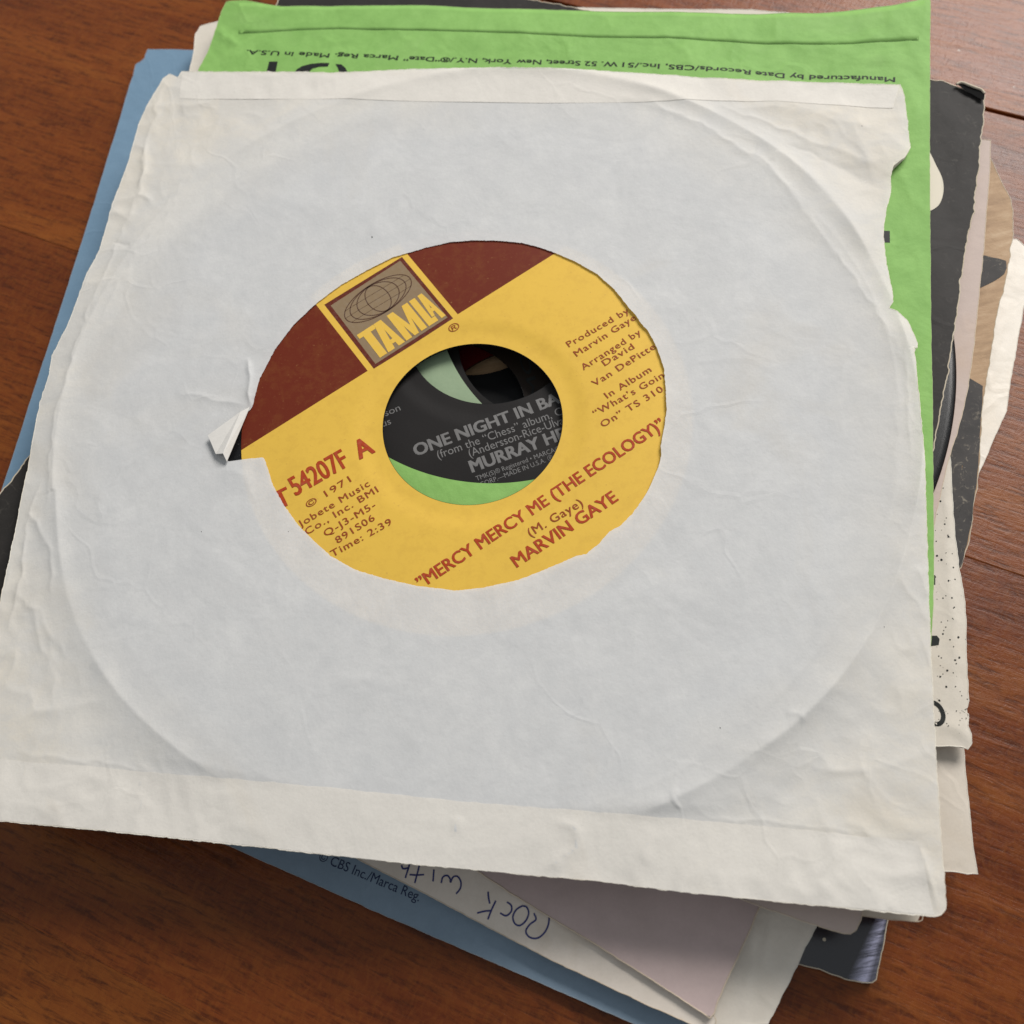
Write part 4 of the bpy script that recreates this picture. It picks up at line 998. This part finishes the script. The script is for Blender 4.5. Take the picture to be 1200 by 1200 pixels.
# ================================================================== PLAIN CREAM SLEEVE, NEAR RIGHT
CC = [(1.00, 105.72)][0]
M_CREAM2 = paper('pale_cream_paper', (0.62, 0.56, 0.48), (0.58, 0.52, 0.44), stain=(0.5, 0.40, 0.28), stain_amt=0.3, fold=0.8)
cream = thing('record_sleeve', 'plain pale cream sleeve whose square corner sticks out furthest at the near right', 'record sleeve', (*CC, 7.5))
oc_ = [(81.12, 52.80), (78.15, 39.17), (74.15, 24.83), (72.76, 20.24), (71.55, 15.70), (70.36, 11.24), (69.19, 6.86), (68.57, 3.95), (68.27, 1.91), (66.51, 2.28), (64.46, 3.16), (61.57, 3.91), (17.13, 15.72), (-61.57, 39.47), (-112.45, 55.44), (-96.63, 106.29), (-60.50, 224.62), (22.54, 202.35), (110.71, 173.99)]
build_sleeve(cream, 8.5, 1.0, oc_, CC, M_CREAM2, 81, None, None, None, na=700, nr=60, edge=0.07, edge_mat=M_SEDGE, creases=[([(69.73, 20.90), (68.51, 13.20), (65.26, 6.17)], 0.3, 2.0, 0, 0.8, 1)])

# ================================================================== MAUVE SLEEVE
CMV = [(5.23, 98.95)][0]
M_MAUVE = paper('mauve_paper', (0.50, 0.395, 0.375), (0.46, 0.365, 0.345), rough=0.8, fold=0.8, stain=(0.38, 0.30, 0.26), stain_amt=0.4)
mauve = thing('record_sleeve', 'dusty mauve sleeve with pale worn edges, lying on the handwritten cream sleeve', 'record sleeve', (*CMV, 6.4))
om = [(-21.55, 21.63), (-12.68, 13.43), (-1.88, 4.01), (5.88, -3.11), (10.91, -7.83), (13.65, -10.35), (14.82, -11.70), (15.78, -11.06), (17.11, -9.08), (19.49, -6.15), (23.16, -2.14), (26.04, 1.23), (28.06, 3.78), (40.73, 17.74), (63.55, 46.39), (93.24, 89.85), (114.60, 134.64), (62.13, 183.61), (-9.00, 231.09), (-50.33, 149.02), (-76.21, 78.28), (-44.31, 43.44)]
build_sleeve(mauve, 7.2, 0.8, om, CMV, M_MAUVE, 91, None, None, None, na=700, nr=60, edge=0.06, edge_mat=M_PEDGE, edge_r=0.14, creases=[([(-9.25, 14.25), (-1.29, 6.55), (3.43, -0.30)], 0.2, 2.5, 0, 0.8, 1)])

# ================================================================== SLEEVE WITH HANDWRITING
CH = [(-5.71, 102.14)][0]
M_HAND = paper('stained_cream_paper', (0.70, 0.63, 0.55), (0.63, 0.56, 0.48), stain=(0.46, 0.33, 0.17), stain_amt=0.75, fold=1.0)
hand = thing('record_sleeve', 'stained cream sleeve with Rock with handwritten upside down in blue ink', 'record sleeve', (*CH, 5.2))
oh = [(-49.39, 33.22), (-42.57, 27.58), (-31.39, 19.23), (-24.18, 13.58), (-17.10, 8.18), (-10.16, 2.91), (-3.28, -1.85), (4.80, -7.49), (10.11, -11.09), (13.25, -13.25), (15.34, -13.53), (16.00, -12.26), (15.71, -11.08), (21.88, -2.59), (39.85, 19.67), (73.64, 64.83), (106.18, 132.83), (40.10, 182.49), (-8.19, 222.71), (-61.15, 147.69), (-100.48, 82.22), (-74.85, 54.58)]
zh = build_sleeve(hand, 6.1, 0.9, oh, CH, M_HAND, 101, None, None, None, na=800, nr=70, edge=0.08, edge_mat=M_PEDGE)
M_PEN = ink('blue_pen', (0.045, 0.05, 0.16), 0.5)
zhp = lambda x, y: zh(x, y) + 0.05
def W_(*q): return smooth_line(q[0], 36)
strokes = [
    W_([(-9.47, 10.69), (-10.09, 9.15), (-11.15, 8.01), (-12.56, 7.48), (-13.90, 7.98), (-14.31, 9.12), (-13.29, 10.11), (-12.04, 10.69), (-12.19, 11.86)]),
    W_([(-14.05, 13.54), (-15.28, 13.11), (-16.15, 12.07), (-16.07, 10.84), (-15.21, 10.28), (-13.95, 10.86), (-13.13, 12.05), (-13.31, 13.16), (-14.05, 13.54)]),
    W_([(-16.74, 14.79), (-16.07, 14.04), (-16.28, 13.01), (-17.37, 12.47), (-18.38, 13.14)]),
    W_([(-18.74, 15.44), (-19.83, 14.05), (-20.87, 12.51)]),
    W_([(-22.62, 14.02), (-21.31, 14.05), (-20.02, 13.94)]),
    W_([(-19.86, 17.30), (-19.98, 16.24), (-19.95, 15.15)]),
    W_([(-28.33, 20.63), (-27.83, 21.62), (-26.97, 21.76), (-26.52, 21.03), (-26.55, 20.41), (-25.91, 21.22), (-25.08, 21.20), (-24.61, 20.16), (-24.91, 18.97), (-25.88, 18.16)]),
    W_([(-29.27, 23.34), (-29.54, 22.29), (-29.80, 21.25)]),
    W_([(-31.88, 24.69), (-32.54, 23.24), (-33.30, 21.67)]),
    W_([(-34.02, 23.39), (-32.74, 23.04), (-31.28, 22.82)]),
    W_([(-35.28, 25.40), (-35.05, 24.72), (-33.98, 24.65)]),
    W_([(-33.71, 25.23), (-34.32, 24.09), (-34.92, 22.95)]),
]
for s_ in strokes: ribbon('pen_stroke', hand, M_PEN, [s_], 0.32, zhp)

# ================================================================== LEFT BLUE SLEEVE
CBA = [(-13.81, 137.68)][0]
M_BLUE = paper('blue_paper', (0.165, 0.265, 0.365), (0.145, 0.24, 0.335), rough=0.7, fold=0.7, stain=(0.16, 0.26, 0.36), stain_amt=0.5)
M_BEDGE = paper('blue_edge', (0.30, 0.35, 0.38), fold=0)
blue = thing('record_sleeve', 'blue paper record sleeve whose straight edge runs down the left side of the pile', 'record sleeve', (*CBA, 4.1))
oba = [(-70.90, 253.28), (-64.28, 251.30), (-54.93, 247.87), (26.06, 221.27), (100.27, 196.26), (68.81, 97.18), (44.88, 24.45), (-10.59, 40.74), (-78.18, 63.56), (-129.74, 79.28), (-125.39, 90.16), (-113.70, 125.78), (-107.31, 145.15), (-100.53, 165.01), (-90.70, 196.02), (-80.74, 227.60), (-76.96, 240.37), (-75.54, 244.36), (-74.57, 248.55), (-73.57, 249.21), (-72.41, 248.55), (-71.77, 250.94)]
build_sleeve(blue, 4.9, 0.8, oba, CBA, M_BLUE, 111, None, None, None, na=700, nr=60, edge=0.05, edge_mat=M_BEDGE, edge_r=0.06, creases=[([(-77.63, 228.83), (-72.89, 229.90), (-65.85, 230.01)], 0.2, 1.0, 0, 0.5, 1), ([(-97.79, 170.36), (-96.64, 166.26), (-93.78, 163.01)], 0.25, 1.0, 0, 0.5, 2)])

# ================================================================== CREASED GLASSINE-WHITE SLEEVE
CGL = [(10.76, 107.85)][0]
M_GLASS = paper('creased_cream_white_paper', (0.74, 0.68, 0.59), (0.68, 0.62, 0.53), rough=0.5, spec=0.45, fold=1.0, stain=(0.6, 0.48, 0.32), stain_amt=0.3)
glass = thing('record_sleeve', 'shiny creased cream-white sleeve with a long fold, sticking out right of the mauve sleeve', 'record sleeve', (*CGL, 3.0))
ogl = [(122.99, 132.52), (126.44, 134.58), (128.93, 133.65), (130.34, 130.53), (127.87, 123.83), (124.56, 117.51), (119.36, 108.36), (114.31, 99.47), (110.14, 91.74), (105.29, 86.10), (101.88, 82.10), (98.58, 78.35), (83.84, 61.37), (69.33, 40.66), (50.72, 16.03), (38.44, -0.62), (35.66, -3.32), (33.21, -6.05), (31.30, -8.14), (28.83, -10.52), (26.18, -13.54), (23.28, -16.47), (19.86, -15.93), (15.58, -13.40), (12.45, -9.95), (-1.98, 3.78), (-30.20, 28.41), (-86.63, 81.63), (-66.49, 143.26), (-25.57, 217.92), (59.63, 173.51)]
gc = [
    ([(38.84, 0.65), (35.32, -2.36), (30.82, -6.59), (27.05, -10.16), (23.43, -14.40)], 0.55, 2.2, 0.3, 0.4, 1),
    ([(31.26, 3.27), (28.84, -1.03), (25.98, -6.33)], 0.5, 0.35, 0.1, 0.05, 2),
    ([(27.76, 2.94), (26.15, -1.97), (23.48, -7.28), (20.96, -13.21)], 0.4, 0.8, 0.2, 0.5, 3),
    ([(29.50, 3.34), (27.78, -0.81), (25.33, -4.74)], -0.4, 1.6, 0.0, 0.3, 4),
    ([(118.46, 112.06), (115.75, 108.14), (114.07, 105.84)], -0.35, 0.6, 0.0, 0.3, 5),
    ([(120.60, 118.56), (112.73, 104.37), (107.08, 94.69), (101.95, 85.23)], 0.4, 1.5, 0.1, 0.5, 6),
]
zgl = build_sleeve(glass, 3.8, 0.8, ogl, CGL, M_GLASS, 121, None, None, None, na=1200, nr=110, edge=0.09, edge_mat=M_SEDGE, creases=gc, edge_r=0.1)
# ================================================================== LOWER BLUE SLEEVE
CBB = [(-6.57, 99.67)][0]
M_BLUE2 = paper('slate_blue_paper', (0.21, 0.28, 0.35), (0.185, 0.25, 0.315), rough=0.7, fold=0.8, stain=(0.17, 0.24, 0.31), stain_amt=0.5)
blue2 = thing('record_sleeve', 'slate blue sleeve with small navy print on its slanting lower edge, below the handwritten sleeve', 'record sleeve', (*CBB, 1.9))
obb = [(-76.25, 41.98), (-69.72, 36.90), (-57.65, 28.93), (-45.18, 20.57), (-33.08, 12.61), (-24.23, 6.83), (-12.74, -0.71), (-1.60, -8.04), (6.56, -13.36), (14.54, -18.57), (24.05, -7.41), (41.59, 18.12), (75.44, 67.68), (100.01, 127.18), (39.49, 180.13), (-29.06, 229.23), (-73.82, 133.98), (-104.23, 74.47), (-94.03, 54.95)]
zbb = build_sleeve(blue2, 2.7, 0.8, obb, CBB, M_BLUE2, 131, None, None, None, na=700, nr=60, edge=0.06, edge_mat=M_BEDGE, edge_r=0.07, creases=[([(-4.29, -4.61), (-2.06, -3.31), (-0.02, -2.84)], 0.3, 0.8, 0, 0.3, 1)])
M_NAVY = ink('navy_ink', (0.02, 0.032, 0.075), 0.6)
text('\u00a9 CBS Inc./Marca Reg.', *[(-51.85, 30.15), (-35.70, 19.86)], 1.9, M_NAVY, blue2, lambda x, y: zbb(x, y) + 0.05, 0.004, ref='CBS Inc./Marca Reg.')

# ================================================================== GLOSSY BLACK PICTURE SLEEVE
CX = [(8.37, 107.53)][0]
def gloss_mat():
    t = NT('glossy_black_print_and_sheen'); v = t.coord()
    n = t.noise(v, 300, 6, 0.7); sc = t.new('Mapping'); sc.inputs['Scale'].default_value = (900, 120, 100); sc.inputs['Rotation'].default_value = (0, 0, 0.9); t.l(v, sc.inputs[0])
    n2 = t.noise(sc.outputs[0], 1.2, 5, 0.7)
    c = t.mix(t.ramp(n, [(0.6, (0,) * 3), (0.8, (0.25,) * 3)]), (0.006, 0.005, 0.009), (0.1, 0.09, 0.1))
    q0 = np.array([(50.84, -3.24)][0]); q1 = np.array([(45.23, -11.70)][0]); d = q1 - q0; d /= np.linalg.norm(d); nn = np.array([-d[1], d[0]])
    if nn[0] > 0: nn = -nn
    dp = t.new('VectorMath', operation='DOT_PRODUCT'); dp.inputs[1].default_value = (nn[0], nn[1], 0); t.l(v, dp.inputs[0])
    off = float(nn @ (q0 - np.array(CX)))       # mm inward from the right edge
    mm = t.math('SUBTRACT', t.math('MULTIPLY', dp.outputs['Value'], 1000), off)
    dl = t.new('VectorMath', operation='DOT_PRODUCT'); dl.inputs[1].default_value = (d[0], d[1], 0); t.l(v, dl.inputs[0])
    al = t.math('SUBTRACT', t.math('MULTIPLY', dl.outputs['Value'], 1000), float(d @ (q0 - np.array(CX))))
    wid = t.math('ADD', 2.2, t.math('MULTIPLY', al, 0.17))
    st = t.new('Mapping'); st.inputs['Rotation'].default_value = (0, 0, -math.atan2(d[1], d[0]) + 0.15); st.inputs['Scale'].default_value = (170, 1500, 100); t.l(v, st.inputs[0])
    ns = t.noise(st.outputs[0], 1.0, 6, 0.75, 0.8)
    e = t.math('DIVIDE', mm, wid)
    painted_sheen = t.math('MULTIPLY', t.ramp(e, [(0.02, (0.25,) * 3), (0.25, (1,) * 3), (0.45, (0.9,) * 3), (1.0, (0,) * 3)]), t.ramp(ns, [(0.36, (0.1,) * 3), (0.6, (1,) * 3)]))
    c = t.mix(painted_sheen, c, (0.50, 0.50, 0.68))  # lavender streaks painted into the print as window sheen along the right edge
    p = t.new('BsdfPrincipled'); t.l(c, p.inputs['Base Color']); p.inputs['Roughness'].default_value = 0.22
    p.inputs['Specular IOR Level'].default_value = 0.6; p.inputs['Coat Weight'].default_value = 0.6; p.inputs['Coat Roughness'].default_value = 0.15
    t.l(t.bump(n2, 0.25, 0.0002), p.inputs['Normal']); t.l(p.outputs[0], t.out.inputs[0]); return t.m
gloss = thing('record_sleeve', 'glossy black picture sleeve with a worn corner, lowest in the pile', 'record sleeve', (*CX, 0.2))
ox = [(58.60, 8.26), (51.63, -2.34), (50.31, -4.78), (49.09, -6.91), (47.65, -9.27), (46.21, -11.61), (45.43, -12.03), (43.65, -11.67), (42.29, -10.96), (40.89, -10.39), (38.86, -9.25), (36.88, -7.97), (34.08, -6.66), (30.55, -5.06), (0.07, 12.66), (-62.60, 50.99), (-112.34, 78.53), (-91.27, 125.35), (-26.38, 234.64), (63.87, 188.75), (121.51, 139.96), (83.91, 54.61)]
sp = np.array([(51.63, -2.34)][0]); sq = np.array([(45.82, -11.82)][0])
def curl(x, y):      # the right margin rolls down to the table, the rest lies in a shallow dip
    D, t_, s_ = polydist(x, y, [sp, sq])
    return 0.55 * np.exp(-(D / 7.0) ** 2)
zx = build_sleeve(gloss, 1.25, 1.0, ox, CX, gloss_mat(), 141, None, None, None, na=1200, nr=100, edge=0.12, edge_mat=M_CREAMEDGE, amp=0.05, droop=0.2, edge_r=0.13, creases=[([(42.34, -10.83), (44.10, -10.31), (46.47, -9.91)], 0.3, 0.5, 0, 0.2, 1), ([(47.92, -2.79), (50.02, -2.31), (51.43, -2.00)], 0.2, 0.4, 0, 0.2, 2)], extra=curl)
flat_poly('worn_spot', gloss, M_CREAMEDGE, np.array([(39.34, -3.28)][0]) + 0.32 * np.stack([np.cos(th[:-1]), np.sin(th[:-1])], 1), lambda x, y: zx(x, y) + 0.04)
